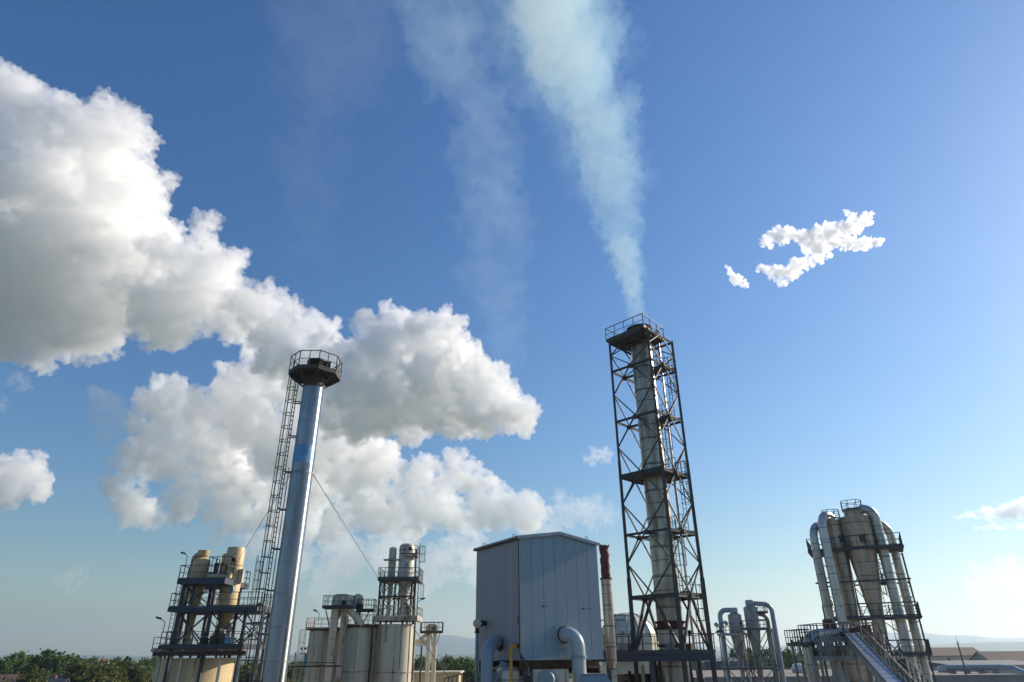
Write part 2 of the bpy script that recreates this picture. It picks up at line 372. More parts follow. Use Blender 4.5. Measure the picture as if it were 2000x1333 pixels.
def tower_chimney():
    R = .92; r = root('clad_chimney', (TX, TY, 0), 'weathered steel clad chimney pouring out smoke inside the lattice tower', 'chimney')
    top = TZ[6]+1.0; z = TZ[0]+3.2
    m_ = MB(); prof = [(TZ[0]-3, R+.02)]; k = 0
    b = MB().lathe((TX, TY, 0), [(TZ[0]+1.9, R), (top, R*.96)], 56).build('stack_body', M['stack'], r)
    zz = TZ[0]+3
    while zz < top-.5: MB().lathe((TX, TY, zz), [(-.03, R), (-.02, R+.02), (.02, R+.02), (.03, R)], 56, False).build('seam_band', M['rust'], b); zz += 2.1
    MB().lathe((TX, TY, top-.75), [(0, R+.0), (.02, R+.42), (.15, R+.42), (.16, R+.1), (.75, R+.1), (.76, R+.22), (.95, R+.22), (.96, R-.12), (.3, R-.15)], 48, False).build('flue_rim', M['rust'], r)
    for z0, z1, dr in ((zat(TX, TY-1, 1230), zat(TX, TY-1, 1212), .16), (zat(TX, TY-1, 1274), zat(TX, TY-1, 1258), .12)):
        MB().lathe((TX, TY, 0), [(z0, R), (z0+.02, R+dr), (z0+.16, R+dr), (z0+.18, R+.04), (z1-.18, R+.04), (z1-.16, R+dr), (z1-.02, R+dr), (z1, R)], 48).build('flange_ring', M['redrust'], r)
    MB().lathe((TX, TY, 0), [(TZ[0]-6, R+.12), (TZ[0]+1.95, R+.03)], 48).build('stack_base', M['cyc'], r)
tower_chimney()
# ================================================================ CLAD BOX
def atz(px, py, z):
    d = ray(px, py); k = (z-CH)/d.z; return V3((0,0,CH))+d*k
c0 = at(1017, 1287, 38.0); ZB = c0.z
H1 = zat(c0.x, c0.y, 1051)
c1 = atz(931, 1075, H1-.0); c2 = atz(1165, 1064.5, H1); c1.z = c2.z = 0
cA = V3((c0.x, c0.y, 0)); cB = c2; cD = V3((c1.x, c1.y, 0)); cC = cB+(cD-cA)
fr = (cB-cA).normalized(); fn = V3((fr.y, -fr.x, 0)); lr = (cD-cA).normalized(); ln = V3((-lr.y, lr.x, 0))
print('box', cA, cB, cD, (cB-cA).length, (cD-cA).length, H1-ZB, 'front n', fn, 'left n', ln)
def clad_mat(name, col, col2):
    m_ = mat(name, col, .55, 0, col2, .8, .06, .03, 3, .4, .7)
    return m_
M['cladpink'] = clad_mat('pale_grey_cladding', (.34,.305,.30), (.29,.26,.255))
M['cladblue'] = clad_mat('blue_white_cladding', (.235,.315,.365), (.205,.275,.32))
def wallframe(a, b):
    a = V3(a); b = V3(b); d = (b-a); L = d.length; d.normalize(); return a, d, L
def clad_wall(par, a, b, z0, ztop, n, mt, nm):
    """profiled sheet wall: n vertical pans with a narrow joint between, top line ztop(t)"""
    a, d, L = wallframe(a, b); nrm = V3((d.y, -d.x, 0)); m_ = MB()
    for i in range(n):
        t0, t1 = i/n+.0016, (i+1)/n-.0016; p, q = a+d*L*t0, a+d*L*t1
        ts = [t0, t1]
        if t0 < .5 < t1: ts = [t0, .5, t1]
        lo = []; hi = []
        for t in ts:
            x = a+d*L*t; lo.append((x.x, x.y, z0)); hi.append((x.x, x.y, ztop(t)))
        k = len(ts); th = nrm*-.06
        vs = lo+hi[::-1]; vb = [(x+th.x, y+th.y, z) for x, y, z in vs]; m2 = len(vs)
        m_.add(vs+vb, [tuple(range(m2)), tuple(range(2*m2-1, m2-1, -1))]+[(j, (j+1) % m2, m2+(j+1) % m2, m2+j) for j in range(m2)])
    return m_.build(nm, mt, par, smooth=False)
def clad_box():
    r = root('clad_filter_house', (cA.x, cA.y, 0), 'large windowless box of grey and pale blue metal cladding with low gabled roof', 'industrial building')
    GP = .42
    zp = zat(*(cA.lerp(cB, .5).xy), 1043.5); GP = zp-H1
    flat = lambda t: H1
    gab = lambda t: H1+GP*(1-abs(2*t-1))
    clad_wall(r, cA, cB, ZB, gab, 7, M['cladblue'], 'wall')
    clad_wall(r, cD, cA, ZB, flat, 7, M['cladpink'], 'wall')
    clad_wall(r, cB, cC, ZB, flat, 7, M['cladblue'], 'wall'); clad_wall(r, cC, cD, ZB, gab, 7, M['cladpink'], 'wall')
    core = MB(); ins = .08
    P = [cA+fr*ins+lr*ins, cB-fr*ins+lr*ins, cC-fr*ins-lr*ins, cD+fr*ins-lr*ins]
    core.prism([(p.x, p.y) for p in P], ZB-.01, H1-.05).build('inner_lining', M['greyblue'], r, smooth=False)
    # roof sheets with overhang
    ov = .12; n0 = cA.lerp(cB, .5)
    def rp(t, s): return cA+fr*((cB-cA).length*t)+lr*((cD-cA).length*s)
    rf = MB()
    for t0, t1 in ((-.035, .5), (.5, 1.035)):
        vs = []
        for th in (.02, .13):
            for (t, s) in ((t0,-.02),(t1,-.02),(t1,1.02),(t0,1.02)):
                q = rp(t, s); vs.append((q.x, q.y, gab(min(max(t, -.05), 1.05))+th))
        rf.add(vs, [(3,2,1,0),(4,5,6,7),(0,1,5,4),(1,2,6,5),(2,3,7,6),(3,0,4,7)])
    ro = rf.build('roof', M['grey'], r, smooth=False)
    tr = MB()
    for (t0, t1) in ((-.03, .5), (.5, 1.03)):
        a, b = rp(t0, -.022), rp(t1, -.022); a.z = gab(t0)+.03; b.z = gab(t1)+.03; tr.beam(a, b, .05, .16)
    tr.build('verge_trim', M['greyblue'], ro)
    a, b = rp(-.02, -.02), rp(-.02, 1.02); a.z = b.z = H1+.0
    MB().beam(a, b, .12, .14).build('gutter', M['rust'], ro)
    for (t, s) in ((-.01, .12), (-.01, .82), (.85, 0.0)):
        q = rp(t, s); q.z = gab(t)+.12
        MB().path([q+V3((0,0,0)), q+V3((0,0,.12)), q+V3((.06,0,.2)), q+V3((.14,0,.14)), q+V3((.14,0,0))], .02, 6).build('lifting_eye', M['dark'], ro)
    # corner trim and base trim
    e = (fn+ln).normalized()*.03
    MB().beam(cA+e+V3((0,0,ZB)), cA+e+V3((0,0,H1)), .07).build('corner_trim', M['rust'], r)
    t2 = MB(); t2.beam(cA+fn*.02+V3((0,0,ZB-.03)), cB+fn*.02+V3((0,0,ZB-.03)), .06, .10); t2.beam(cA+ln*.02+V3((0,0,ZB-.031)), cD+ln*.02+V3((0,0,ZB-.031)), .06, .10)
    t2.build('base_trim', M['cladblue'], r)
    # down pipe on the corner
    q = cA+e*4.2; zj = zat(q.x, q.y, 1276)
    pts = [q+V3((0,0,H1-.1)), q+V3((0,0,zj)), q+fn*.05+fr*.42+V3((0,0,zj-.62)), q+fn*.05+fr*.42+V3((0,0,ZB-4))]
    MB().path(poly(pts, .12, 4), .05, 10).build('down_pipe', M['dark'], r)
    # sample rods on the front face
    for px, py, l in ((1060, 1184.5, .34), (1137, 1189.5, .62)):
        z = None; best = None
        for k in range(400):
            t = k/400; g = cA.lerp(cB, t)
            zz = zat(g.x, g.y, py); X2 = at(px, py, g.y).x
            if best is None or abs(X2-g.x) < best[0]: best = (abs(X2-g.x), g.copy(), zz)
        g = best[1]+fn*.12; g.z = best[2]
        MB().tube(g, g+fr*l, .014, 6).tube(g-fn*.12, g+fn*.01, .022, 6).box(g, (.07,.07,.07)).build('sampling_rod', M['rust'], r)
    o = MB().lathe((0,0,0), [(0,.16),(.1,.16)], 20)
    s2 = zat(cA.x, cA.y, 1212); rw = MB(); c = cA+ln*.05+lr*.08+V3((0,0,s2))
    rw.path([c+lr*.11*math.cos(a)+V3((0,0,.17*math.sin(a))) for a in [2*math.pi*i/16 for i in range(16)]], .025, 6, closed=True)
    rw.build('cable_ring', M['dark'], r)
    # frame and columns below the box
    g = MB()
    for s in (0.06, .5, .94):
        a, b = rp(.02, s), rp(.98, s); a.z = b.z = ZB-.28; g.ibeam(a, b, .22, .42)
    for t in (.04, .5, .96):
        a, b = rp(t, .03), rp(t, .97); a.z = b.z = ZB-.66; g.ibeam(a, b, .2, .3)
    g.build('support_frame', M['rust'], r)
    for t, s in ((.14, .10), (.9, .1), (.1, .9), (.9, .9), (.5, .9)):
        q = rp(t, s); MB().beam((q.x, q.y, 0), (q.x, q.y, ZB-.8), .3).build('column', M['dark'], r)
    return r, rp
BOX, rp = clad_box()
def on_left(px, py):      # point of the left face seen at (px, py)
    best = None
    for k in range(500):
        g = cA.lerp(cD, k/500); e = abs(at(px, py, g.y).x-g.x)
        if best is None or e < best[0]: best = (e, g)
    g = best[1].copy(); g.z = zat(g.x, g.y, py); return g
def on_front(px, py):
    best = None
    for k in range(500):
        g = cA.lerp(cB, k/500); e = abs(at(px, py, g.y).x-g.x)
        if best is None or e < best[0]: best = (e, g)
    g = best[1].copy(); g.z = zat(g.x, g.y, py); return g
def ducts():
    # big pale duct bending down from the front face
    g = on_front(1101, 1240); R = .385
    r = root('elbow_duct', (g.x+1, g.y-1, 0), 'large pale grey duct bending down from the blue front of the clad box', 'duct')
    out = fn*1.05+fr*.28; k = g+out
    k = g+fn*.62+fr*.50
    pth = poly([g+fn*.02, g+fn*.38+fr*.10, g+fn*.66+fr*.66, V3((g.x, g.y, 0))+fn*.66+fr*.66], .48, 5)
    base = V3((g.x, g.y, 0))+fn*.78+fr*.38
    a0 = g+fn*.03; a1 = g+fn*.3+fr*.02; top = V3((base.x, base.y, g.z+.02))
    pts = [a0, a1]+[a1]*0
    n = 9; cc = V3((a1.x, a1.y, a1.z-.62)); hv = V3((base.x-a1.x, base.y-a1.y, 0))
    for i in range(n+1):
        th = math.pi/2*i/n; pts.append(a1+hv*math.sin(th)+V3((0,0,-.72*(1-math.cos(th)))))
    pts = [a0]+pts[2:]+[V3((base.x, base.y, 0))]
    MB().path(pts, R, 40).build('duct_pipe', M['greypaint'], r)
    MB().path([pts[0]-fn*.01, pts[0]+fn*.05], R+.05, 40).build('flange', M['rust'], r)
    q = g+fn*.012; fr2 = fr*.55; up = V3((0,0,.62))
    MB().beam(q-fr*.62-V3((0,0,.1)), q+fr*.35-V3((0,0,.1)), .02, 1.15).build('wall_plate', M['cladblue'], r)
    zb = zat(base.x, base.y, 1283)
    MB().lathe((base.x, base.y, zb-.08), [(0, R+.003), (.0, R+.05), (.14, R+.05), (.14, R+.003)], 40, False).build('joint_band', M['greyblue'], r)
    # left duct with its branch
    g = on_left(977, 1258); R = .33
    b = at(951, 1320, g.y-1.35)
    r = root('elbow_duct', (b.x, b.y, 0), 'dull blue grey duct elbow bending down from the shaded left wall of the clad box', 'duct')
    pts = [g+ln*.02]; hv = V3((b.x-g.x, b.y-g.y, 0))
    for i in range(0, 11):
        th = math.pi/2*i/10; pts.append(g+ln*.15+(hv-ln*.15)*math.sin(th)+V3((0,0,.10-.75*(1-math.cos(th)))))
    pts.append(V3((pts[-1].x, pts[-1].y, 0)))
    MB().path(pts, R, 36).build('duct_pipe', M['greyblue'], r)
    MB().path([g, g+ln*.06], R+.05, 36).build('flange', M['rust'], r)
    a = on_left(990, 1296)+V3((0,0,0)); a2 = at(958, 1345, b.y+.3); rs = .27
    MB().path([a+ln*.1+V3((0,0,.02)), a+ln*.15-V3((0,0,.12)), a2, V3((a2.x-.2, a2.y, 0))], rs, 30).build('branch_pipe', M['greyblue'], r)
    # yellow gas pipe
    g = on_left(1013, 1262); R = .085
    o = ln*.45+lr*.05
    r = root('gas_pipe', (g.x+o.x, g.y+o.y, 0), 'thin yellow pipe leaving the shaded wall beside the corner and running straight down', 'pipe')
    pp = poly([g, g+o, V3((g.x+o.x, g.y+o.y, 0))], .22, 6)
    MB().path(pp, R, 16).build('pipe', M['yellow'], r)
    MB().path([g, g+ln*.09], R+.025, 16).build('end_fitting', M['redrust'], r)
    # grey post with round blind cap
    g = on_left(948, 1218); p = at(932, 1218, g.y-.62)
    r = root('vent_pipe', (p.x, p.y, 0), 'thin grey pipe with pale round cap at the left edge of the clad box', 'pipe')
    MB().tube((p.x, p.y, 0), (p.x, p.y, p.z-.25), .09, 16).build('pipe', M['greyblue'], r)
    d = (g-p).normalized(); d.z = 0; e = V3((d.y, -d.x, 0))
    cdir = (V3((0,0,CH))-p); cdir.z = 0; cdir.normalize()
    MB().path([p-cdir*.2, p-cdir*.17, p+cdir*.17, p+cdir*.2], [.2, .245, .245, .2], 32).build('round_cap', M['pale'], r)
    MB().tube(p, p.lerp(g, .6), .085, 16).build('side_arm', M['pale'], r)
    MB().tube(p.lerp(g, .55), g, .14, 16).tube(p.lerp(g, .5), p.lerp(g, .58), .18, 16).build('coupling', M['black'], r)
    MB().tube((p.x, p.y, p.z-.52), (p.x, p.y, p.z-.22), .11, 16).tube((p.x, p.y, p.z-.50), (p.x, p.y, p.z-.43), .15, 16).build('coupling', M['redrust'], r)
ducts()
def under_box():
    # silver ducts and housings seen below the box
    def tank(px, py, Y, w_, h_, label, nm, mt, cat):
        c = at(px, py, Y); s = Y*7.11e-4; r = root(nm, (c.x, c.y, 0), label, cat); return c, s, r
    c, s, r = tank(1000, 1315, 39.2, 1, 1, 'silvery vessel under the clad box behind the yellow pipe', 'process_vessel', None, 'vessel')
    MB().lathe((c.x, c.y, 0), [(0, .85), (c.z+.12, .85), (c.z+.3, .7)], 36).build('shell', M['galv'], r)
    MB().lathe((c.x, c.y, c.z-.35), [(0, .853), (0, .89), (.08, .89), (.08, .853)], 36, False).build('band', M['grey'], r)
    c, s, r = tank(1072, 1316, 38.6, 1, 1, 'silver ribbed housing under the middle of the clad box', 'fan_housing', None, 'fan')
    MB().box((c.x, c.y, c.z/2+.1), (1.9, 1.0, c.z+.2), .18).build('housing', M['galv'], r)
    MB().path([(c.x-.2, c.y-.95, c.z-.25), (c.x+.1, c.y-.25, c.z-.25)], .42, 28).build('inlet_pipe', M['greyblue'], r)
    MB().box((c.x-.05, c.y-1.0, c.z-.72), (.7, .12, .25), .1).build('inlet_frame', M['black'], r)
    for k in (-.85, .0, .85): MB().box((c.x+k, c.y-.56, c.z/2+.1), (.06, .05, c.z+.16), .0).build('rib', M['grey'], r)
    c, s, r = tank(1163, 1324, 39.0, 1, 1, 'shiny angular transition duct under the right end of the clad box', 'transition_duct', None, 'duct')
    t = MB(); z1, z0 = c.z+.2, c.z-1.4
    T = [(-.75,-.5),(.45,-.5),(.45,.6),(-.75,.6)]; B = [(-1.0,-.9),(1.7,-.9),(1.7,.9),(-1.0,.9)]
    t.add([(c.x+x, c.y+y, z0) for x, y in B]+[(c.x+x, c.y+y, z1) for x, y in T], [(3,2,1,0),(4,5,6,7),(0,1,5,4),(1,2,6,5),(2,3,7,6),(3,0,4,7)])
    t.prism([(c.x+x, c.y+y) for x, y in B], 0, z0-.01).build('duct_shell', M['stainless'], r, smooth=False)
    MB().beam((c.x-.8, c.y-.53, z1-.03), (c.x+.5, c.y-.53, z1-.03), .06).build('flange', M['grey'], r)
    MB().beam((c.x-1.0, c.y-.93, z0+.04), (c.x+1.7, c.y-.93, z0+.04), .06).build('flange', M['grey'], r)
    c = at(1232, 1350, 43.0); r = root('round_duct', (c.x, c.y, 0), 'long bluish steel duct lying below the tower platform', 'duct')
    MB().path([(c.x-2.2, c.y-.5, c.z-.1), (c.x+1.6, c.y+.6, c.z-.05), (c.x+2.4, c.y+.9, c.z-.6), (c.x+2.5, c.y+.9, 0)], .48, 32).build('duct_pipe', M['stainless'], r)
    MB().path([(c.x-.1, c.y+.1, c.z-.08), (c.x, c.y+.13, c.z-.08)], .53, 32).build('flange', M['grey'], r)
    # dark casing behind
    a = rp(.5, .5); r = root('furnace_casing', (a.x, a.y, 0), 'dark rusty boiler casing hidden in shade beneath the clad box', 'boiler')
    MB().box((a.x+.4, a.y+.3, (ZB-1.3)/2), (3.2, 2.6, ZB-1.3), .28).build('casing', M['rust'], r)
    a = at(1275, 1320, 53.5); r = root('furnace_casing', (a.x, a.y, 0), 'rusty brown machinery block below the tower platform', 'boiler')
    MB().box((a.x, a.y, (a.z+.1)/2), (4.6, 3.0, a.z+.1), .1).build('casing', M['rust'], r)
    for i in range(5):
        x = a.x-2+i*.95; MB().tube((x, a.y-1.9, 0), (x, a.y-1.9, a.z+.35+.35*(i % 3)), .12+.04*(i % 2), 12).build('pipe', M['galv' if i % 2 else 'rust'], r)
    for i in range(3): MB().tube((a.x-2.4, a.y-1.75, a.z+.1-.4*i), (a.x+2.2, a.y-1.75, a.z+.1-.4*i), .06, 8).build('pipe', M['rust'], r)
under_box()
def small_stack():
    Y = 44.5; X = X_(1191, 1240, Y); R = .34
    r = root('short_stack', (X, Y, 0), 'short steel stack with a rust red ragged top beside the clad box', 'chimney')
    z1, z2 = zat(X, Y, 1131), zat(X, Y, 1066)
    b = MB().lathe((X, Y, 0), [(zat(X, Y, 1310), .1), (zat(X, Y, 1296), R-.02), (z1, R)], 40).build('stack_body', M['cyc'], r)
    s = MB(); z = z1-.9
    while z > z1-7: s.lathe((X, Y, z), [(-.012, R+.002), (-.008, R+.01), (.008, R+.01), (.012, R+.002)], 40, False); z -= .95
    s.build('seam_band', M['rust'], b)
    m_ = MB(); n = 36; rows = 40; vs = []; rnd = random.Random(4)
    for i in range(rows+1):
        z = z1+(z2-z1)*i/rows
        for k in range(n):
            a = 2*math.pi*k/n; w = .018*math.sin(a*1+i*.5)+.014*math.sin(3*a-i*.4)+.01*math.sin(5*a+i)+(.05 if i > rows-3 else 0)
            vs.append((X+(R*.86+w)*math.cos(a), Y+(R*.86+w)*math.sin(a), z+(rnd.uniform(-.06,.06) if i == rows else 0)))
    m_.add(vs, [(i*n+k, i*n+(k+1) % n, (i+1)*n+(k+1) % n, (i+1)*n+k) for i in range(rows) for k in range(n)])
    m_.build('rusted_top', M['redrust'], r)
    MB().lathe((X, Y, z1-.05), [(0, R+.002), (0, R+.05), (.1, R+.05), (.1, R*.8)], 40, False).build('joint_band', M['rust'], r)
small_stack()
def domed_tank():
    Y = 72.0; c = at(1229, 1255, Y); s = Y*7.11e-4; R = 57*s
    r = root('domed_silo', (c.x, c.y, 0), 'wide pale domed silo half hidden behind the lattice tower', 'silo')
    za = zat(c.x, c.y-R*.2, 1197); h = za-zat(c.x, c.y-R, 1253)
    prof = [(0, R), (za-h, R)]+[(za-h+h*math.sin(math.pi/2*i/10), R*math.cos(math.pi/2*i/10)+.02) for i in range(1, 11)]
    b = MB().lathe((c.x, c.y, 0), prof, 14).build('shell', M['pale'], r, ang=15)
    rb = MB()
    for k in range(14):
        a = 2*math.pi*k/14; pp = [(c.x+(q[1]+.03)*math.cos(a), c.y+(q[1]+.03)*math.sin(a), q[0]) for q in prof[1:]]; rb.path(pp, .04, 6)
    rb.build('dome_rib', M['grey'], b)
    MB().path(poly([(c.x-R*.7, c.y-R*.8, za-.25), (c.x+.3, c.y-R*.8, za-.4), (c.x+.5, c.y-R*.8, za-1)], .2), .07, 8).build('roof_pipe', M['grey'], r)
    q = at(1218, 1238, Y-R-.4); 
    MB().box((q.x, q.y, q.z-1.2), (1.9, .6, 2.4)).build('inspection_hatch', M['pale'], r)
    MB().beam((q.x-2.2, q.y-.1, q.z+1.2), (q.x+.2, q.y-.1, q.z+1.2), .1).build('band', M['rust'], r)
domed_tank()
# ================================================================ LEFT GROUP: BEIGE SILO WITH TWO CYCLONES
def S_(Y): return Y*7.11e-4
def vlathe(par, X, Y, rows, mt, nm, n=32, ang=35):
    """rows: (image row, radius) down the vertical axis at X, Y"""
    pr = sorted([(zat(X, Y, py), r) for py, r in rows]); return MB().lathe((X, Y, 0), pr, n).build(nm, M[mt], par, ang=ang)
def silo_body(r, X, Y, R, zt, mt, strips=8, band=(), dome=.0, smt=None, s0=.2):
    pr = [(0, R), (zt, R)]
    if dome: pr += [(zt+dome, R*.25), (zt+dome+.02, .05)]
    b = MB().lathe((X, Y, 0), pr, 64).build('silo_shell', M[mt], r)
    for k in range(strips):
        a = s0+2*math.pi*k/strips; x, y = X+(R+.02)*math.cos(a), Y+(R+.02)*math.sin(a)
        MB().beam((x, y, 0), (x, y, zt), .07).build('shell_seam', M[smt or 'palerust'], b)
    for z in band:
        MB().lathe((X, Y, z), [(-.06, R+.002), (-.06, R+.05), (.06, R+.05), (.06, R+.002)], 64, False).build('hoop_band', M['palerust'], b)
    return b
def left_group():
    Y = 68.5; X = X_(383, 1300, Y); s = S_(Y); R = 70*s
    zt = zat(X, Y-R, 1286)
    r = root('storage_silo', (X, Y, 0), 'wide cream storage silo crowned by dark decks at the left of the plant', 'silo')
    silo_body(r, X, Y, R, zt, 'beige', 9)
    zr = zat(X, Y-R-.3, 1270)
    # deck on the silo top
    hx, hy = R-.35, R+.05
    sq = [(X-hx, Y-hy+.4), (X+hx, Y-hy), (X+hx, Y+hy), (X-hx, Y+hy)]
    o = deck(r, sq, zt+.75, .2, 'palerust', True, True, 'pale', h=1.0, w=.05, sp=1.3)
    for k in range(8):
        a = 2*math.pi*k/8+.2; MB().beam((X+R*.85*math.cos(a), Y+R*.85*math.sin(a), zt), (X+R*.85*math.cos(a), Y+R*.85*math.sin(a), zt+.6), .16).build('deck_post', M['rust'], r)
    # drain pipes down the front
    for px in (352, 428):
        q = at(px, 1300, Y-R-.35); MB().tube((q.x, q.y, 0), (q.x, q.y, zt+.7), .10, 10).build('down_pipe', M['pale'], r)
    # support tower: an open frame of six posts standing on the ground beside the silo
    t = root('cyclone_tower', (X-.5, Y+.2, 0), 'dark steel tower with three railed decks holding two cream cyclones', 'cyclone tower')
    z3, z2, z1 = zat(X, Y-3, 1262), zat(X, Y-3, 1187), zat(X-1, Y-3, 1133)
    yf, yb = Y-R+.2, Y+2.2
    xs = [X_(336, 1262, yf), X_(400, 1262, yf), X_(470, 1262, yf)]; xb = [x+.25 for x in xs]
    sk_ = .0
    P = {}
    for i, x in enumerate(xs):
        for j, (xx, yy) in enumerate(((x, yf), (xb[i], yb))):
            top = z1 if i < 2 else z2
            P[(i, j)] = (xx, yy); MB().beam((xx, yy, 0), (xx, yy, top), .26).build('leg', M['dark'], t)
    for (i, j) in ((0,0),(1,0)):
        x, y = P[(i, j)]; MB().beam((x+.75, y+.5, z3), (x+.75, y+.5, z1 if i == 0 else z2), .18).build('post', M['dark'], t)
    ex = .5
    deck(t, [(xs[0]-ex, yf-.5), (xs[1]+1.0, yf-.5), (xs[1]+1.0, yb+.3), (xs[0]-ex-.1, yb+.3)], z1, .42, 'bluegrey', rmt='dark', h=1.25, w=.055, sp=.9)
    deck(t, [(xs[0]-1.0, yf-.2), (xs[1]-.2, yf-.2), (xs[1]-.2, yf-.7), (xs[2]+1.25, yf-.7), (xs[2]+1.25, yb+.3), (xs[0]-1.0, yb+.3)], z2, .38, 'bluegrey', rmt='dark', h=1.25, w=.055, sp=.9)
    deck(t, [(xs[0]-.9, yf-.75), (xs[2]+.5, yf-.75), (xs[2]+.5, yb+.4), (xs[0]-.9, yb+.4)], z3, .28, 'dark', rmt='dark', h=1.15, w=.05, sp=.9)
    for (a, b) in (((0,0),(1,0)), ((0,1),(1,1)), ((0,0),(0,1)), ((1,0),(1,1))):
        braces(t, P[a], P[b], z2, z1-.4, .09, 'dark', 'X')
    for (a, b) in (((0,0),(1,0)), ((1,0),(2,0)), ((0,1),(1,1)), ((1,1),(2,1)), ((2,0),(2,1)), ((0,0),(0,1))):
        braces(t, P[a], P[b], z3, z2-.4, .10, 'dark', 'X')
    g = MB(); g.ibeam((xs[0]-1.2, yf-.85, z3-.65), (xs[2]+.9, yf-.85, z3-.65), .2, .4); g.build('girder', M['rust'], t)
    for x in (xs[0]-.55, xs[0]+.45, xs[2]+.35): MB().beam((x, yf-.6, 0), (x, yf-.6, z3-.4), .22).build('leg', M['palerust'], t)
    ladder(t, xs[0]-.75, yf+.6, z3, z1, math.pi*.9, False, .5, 'dark', .35, .05)
    ladder(t, xs[1]+1.6, yb-.2, z2, z1+2.0, 0.1, True, .5, 'dark', .35, .05)
    ladder(t, xs[1]+.9, yf+.2, z3, z2, -1.2, False, .5, 'dark', .35, .05)
    floodlight(t, xs[0]-.1, yf-.3, z1+1.2, 2.6); floodlight(t, xs[0]-.8, yf-.6, z3+1.1, 2.9); floodlight(t, xs[2]+.4, yf-.7, z3, -.3, arm=.5)
    # small equipment on the lowest deck
    for i, (px, w_, h_, mt_) in enumerate(((418, .7, .8, 'rust'), (432, .5, 1.0, 'dark'), (446, .8, .7, 'dial'), (398, .5, .6, 'rust'))):
        q = at(px, 1258, yf-.1); MB().box((q.x, q.y, z3+h_/2), (w_, .6, h_), .3*i).tube((q.x, q.y-.1, z3+h_), (q.x, q.y-.1, z3+h_+.5), .09, 8).build('valve_box', M[mt_], t)
    # cyclone A
    Ya = Y-.9; Xa = X_(365, 1252, Ya)
    def z(py, X_a=Xa, Yy=Ya): return zat(X_a, Yy, py)
    c = vlathe(t, Xa, Ya, ((1262, .36), (1250, .36), (1248, .30), (1225, .34), (1150, .66), (1127, .80), (1098, .80), (1094, .74), (1089, .42)), 'tan', 'cyclone')
    vlathe(c, Xa, Ya, ((1090, .30), (1084, .32)), 'rust', 'neck')
    vlathe(c, Xa, Ya, ((1087, .44), (1085, .50), (1076, .56), (1075.5, .4)), 'tan', 'outlet_cap')
    zt2 = z(1083); MB().path(poly([(Xa-.1, Ya-.2, zt2), (Xa-.92, Ya+.1, zt2-.1), (Xa-.95, Ya+.1, z(1127)), (Xa-.95, Ya+.1, z(1262))], .5), .22, 20).build('side_duct', M['palerust'], c)
    # cyclone B
    Yb = Y-.7; Xb = X_(438, 1215, Yb)
    c = vlathe(t, Xb, Yb, ((1218, .38), (1198, .86), (1184, .92), (1140, .92), (1136, .86), (1110, .85), (1072, .85), (1070.5, .81)), 'tan', 'cyclone')
    for py in (1105, 1150):
        zz = zat(Xb, Yb, py); MB().lathe((Xb, Yb, zz), [(-.03, .86), (-.02, .9), (.02, .9), (.03, .86)], 40, False).build('hoop_band', M['palerust'], c)
    vlathe(c, Xb-1.0, Yb+.4, ((1118, .45), (1084, .45), (1082, .3)), 'tan', 'side_chamber')
    for sx, tp in ((-.45, 'a'), (.55, 'b')):
        MB().path([(Xb+.1*sx, Yb, zat(Xb, Yb, 1210)), (Xb+sx*1.1, Yb, zat(Xb, Yb, 1228)), (Xb+sx*1.1, Yb, zat(Xb, Yb, 1252))], [.32, .26, .3], 20).build('outlet_leg', M['tan'], c)
    q = V3((Xb+.28, Yb-.78, zat(Xb+.3, Yb-.9, 1152))); MB().path([q+V3((0,.3,0)), q+V3((0,-.06,0))], .42, 28).build('manhole', M['dial'], c)
    q = V3((Xb+.22, Yb-.80, zat(Xb+.2, Yb-.9, 1093))); MB().path([q+V3((0,.3,0)), q+V3((0,-.08,0))], .2, 20).build('nozzle', M['redrust'], c)
    q = V3((Xb+.98, Yb-.2, zat(Xb+1, Yb, 1126))); MB().box(q, (.4, .6, 1.25), .1).build('side_box', M['palerust'], c)
    zd = zat(Xb, Yb-1.6, 1121)
    deck(t, [(Xb-1.9, Yb-1.5), (Xb+.4, Yb-1.5), (Xb+.4, Yb-.8), (Xb-.9, Yb+.9), (Xb-1.9, Yb+.9)], zd, .35, 'beige', rmt='dark', h=1.6, w=.055, sp=.7)
    for dx, dy in ((-1.5, -1.1), (-.9, -1.2)): MB().box((Xb+dx*.8, Yb+dy, zd+.55), (.4, .4, 1.0)).build('motor', M['dark'], t)
    MB().tube((Xb-.75, Yb-1.55, zat(Xb, Yb, 1215)), (Xb-.75, Yb-1.55, zd+1.4), .05, 8).build('riser_pipe', M['pale'], t)
    # service bridge towards the steel chimney, with rusty standpipe
    z4 = zat(xs[2]+1, yf, 1218)
    MB().beam((xs[2]-.1, yf+.3, z4), (xs[2]+3.2, yf+.3, z4), .18, .2).beam((xs[2]+.1, yf+.3, z4-1.4), (xs[2]+2.6, yf+.3, z4+.02), .08).build('bridge_beam', M['grey'], t)
    sp = root('rusty_standpipe', (xs[2]+1.9, yf+.2, 0), 'rusty standpipe with hooked top between the cream silo and the steel chimney', 'pipe')
    q = V3((xs[2]+1.6, yf+.1, 0)); MB().path(poly([q, q+V3((0,0,z4+.8)), q+V3((0,0,z4+1.7)), q+V3((-.8,0,z4+1.75)), q+V3((-.8,0,z4+1.2))], .4), .12, 12).build('pipe', M['palerust'], sp)
    MB().beam((q.x+1.0, q.y, 0), (q.x+1.0, q.y, zat(q.x, q.y, 1288)), .1).beam((q.x-1.4, q.y, zat(q.x, q.y, 1290)), (q.x+1.4, q.y, zat(q.x, q.y, 1290)), .12).beam((q.x-1.2, q.y, zat(q.x, q.y, 1320)), (q.x+.9, q.y, zat(q.x, q.y, 1293)), .08).build('pipe_bracket', M['grey'], sp)
left_group()
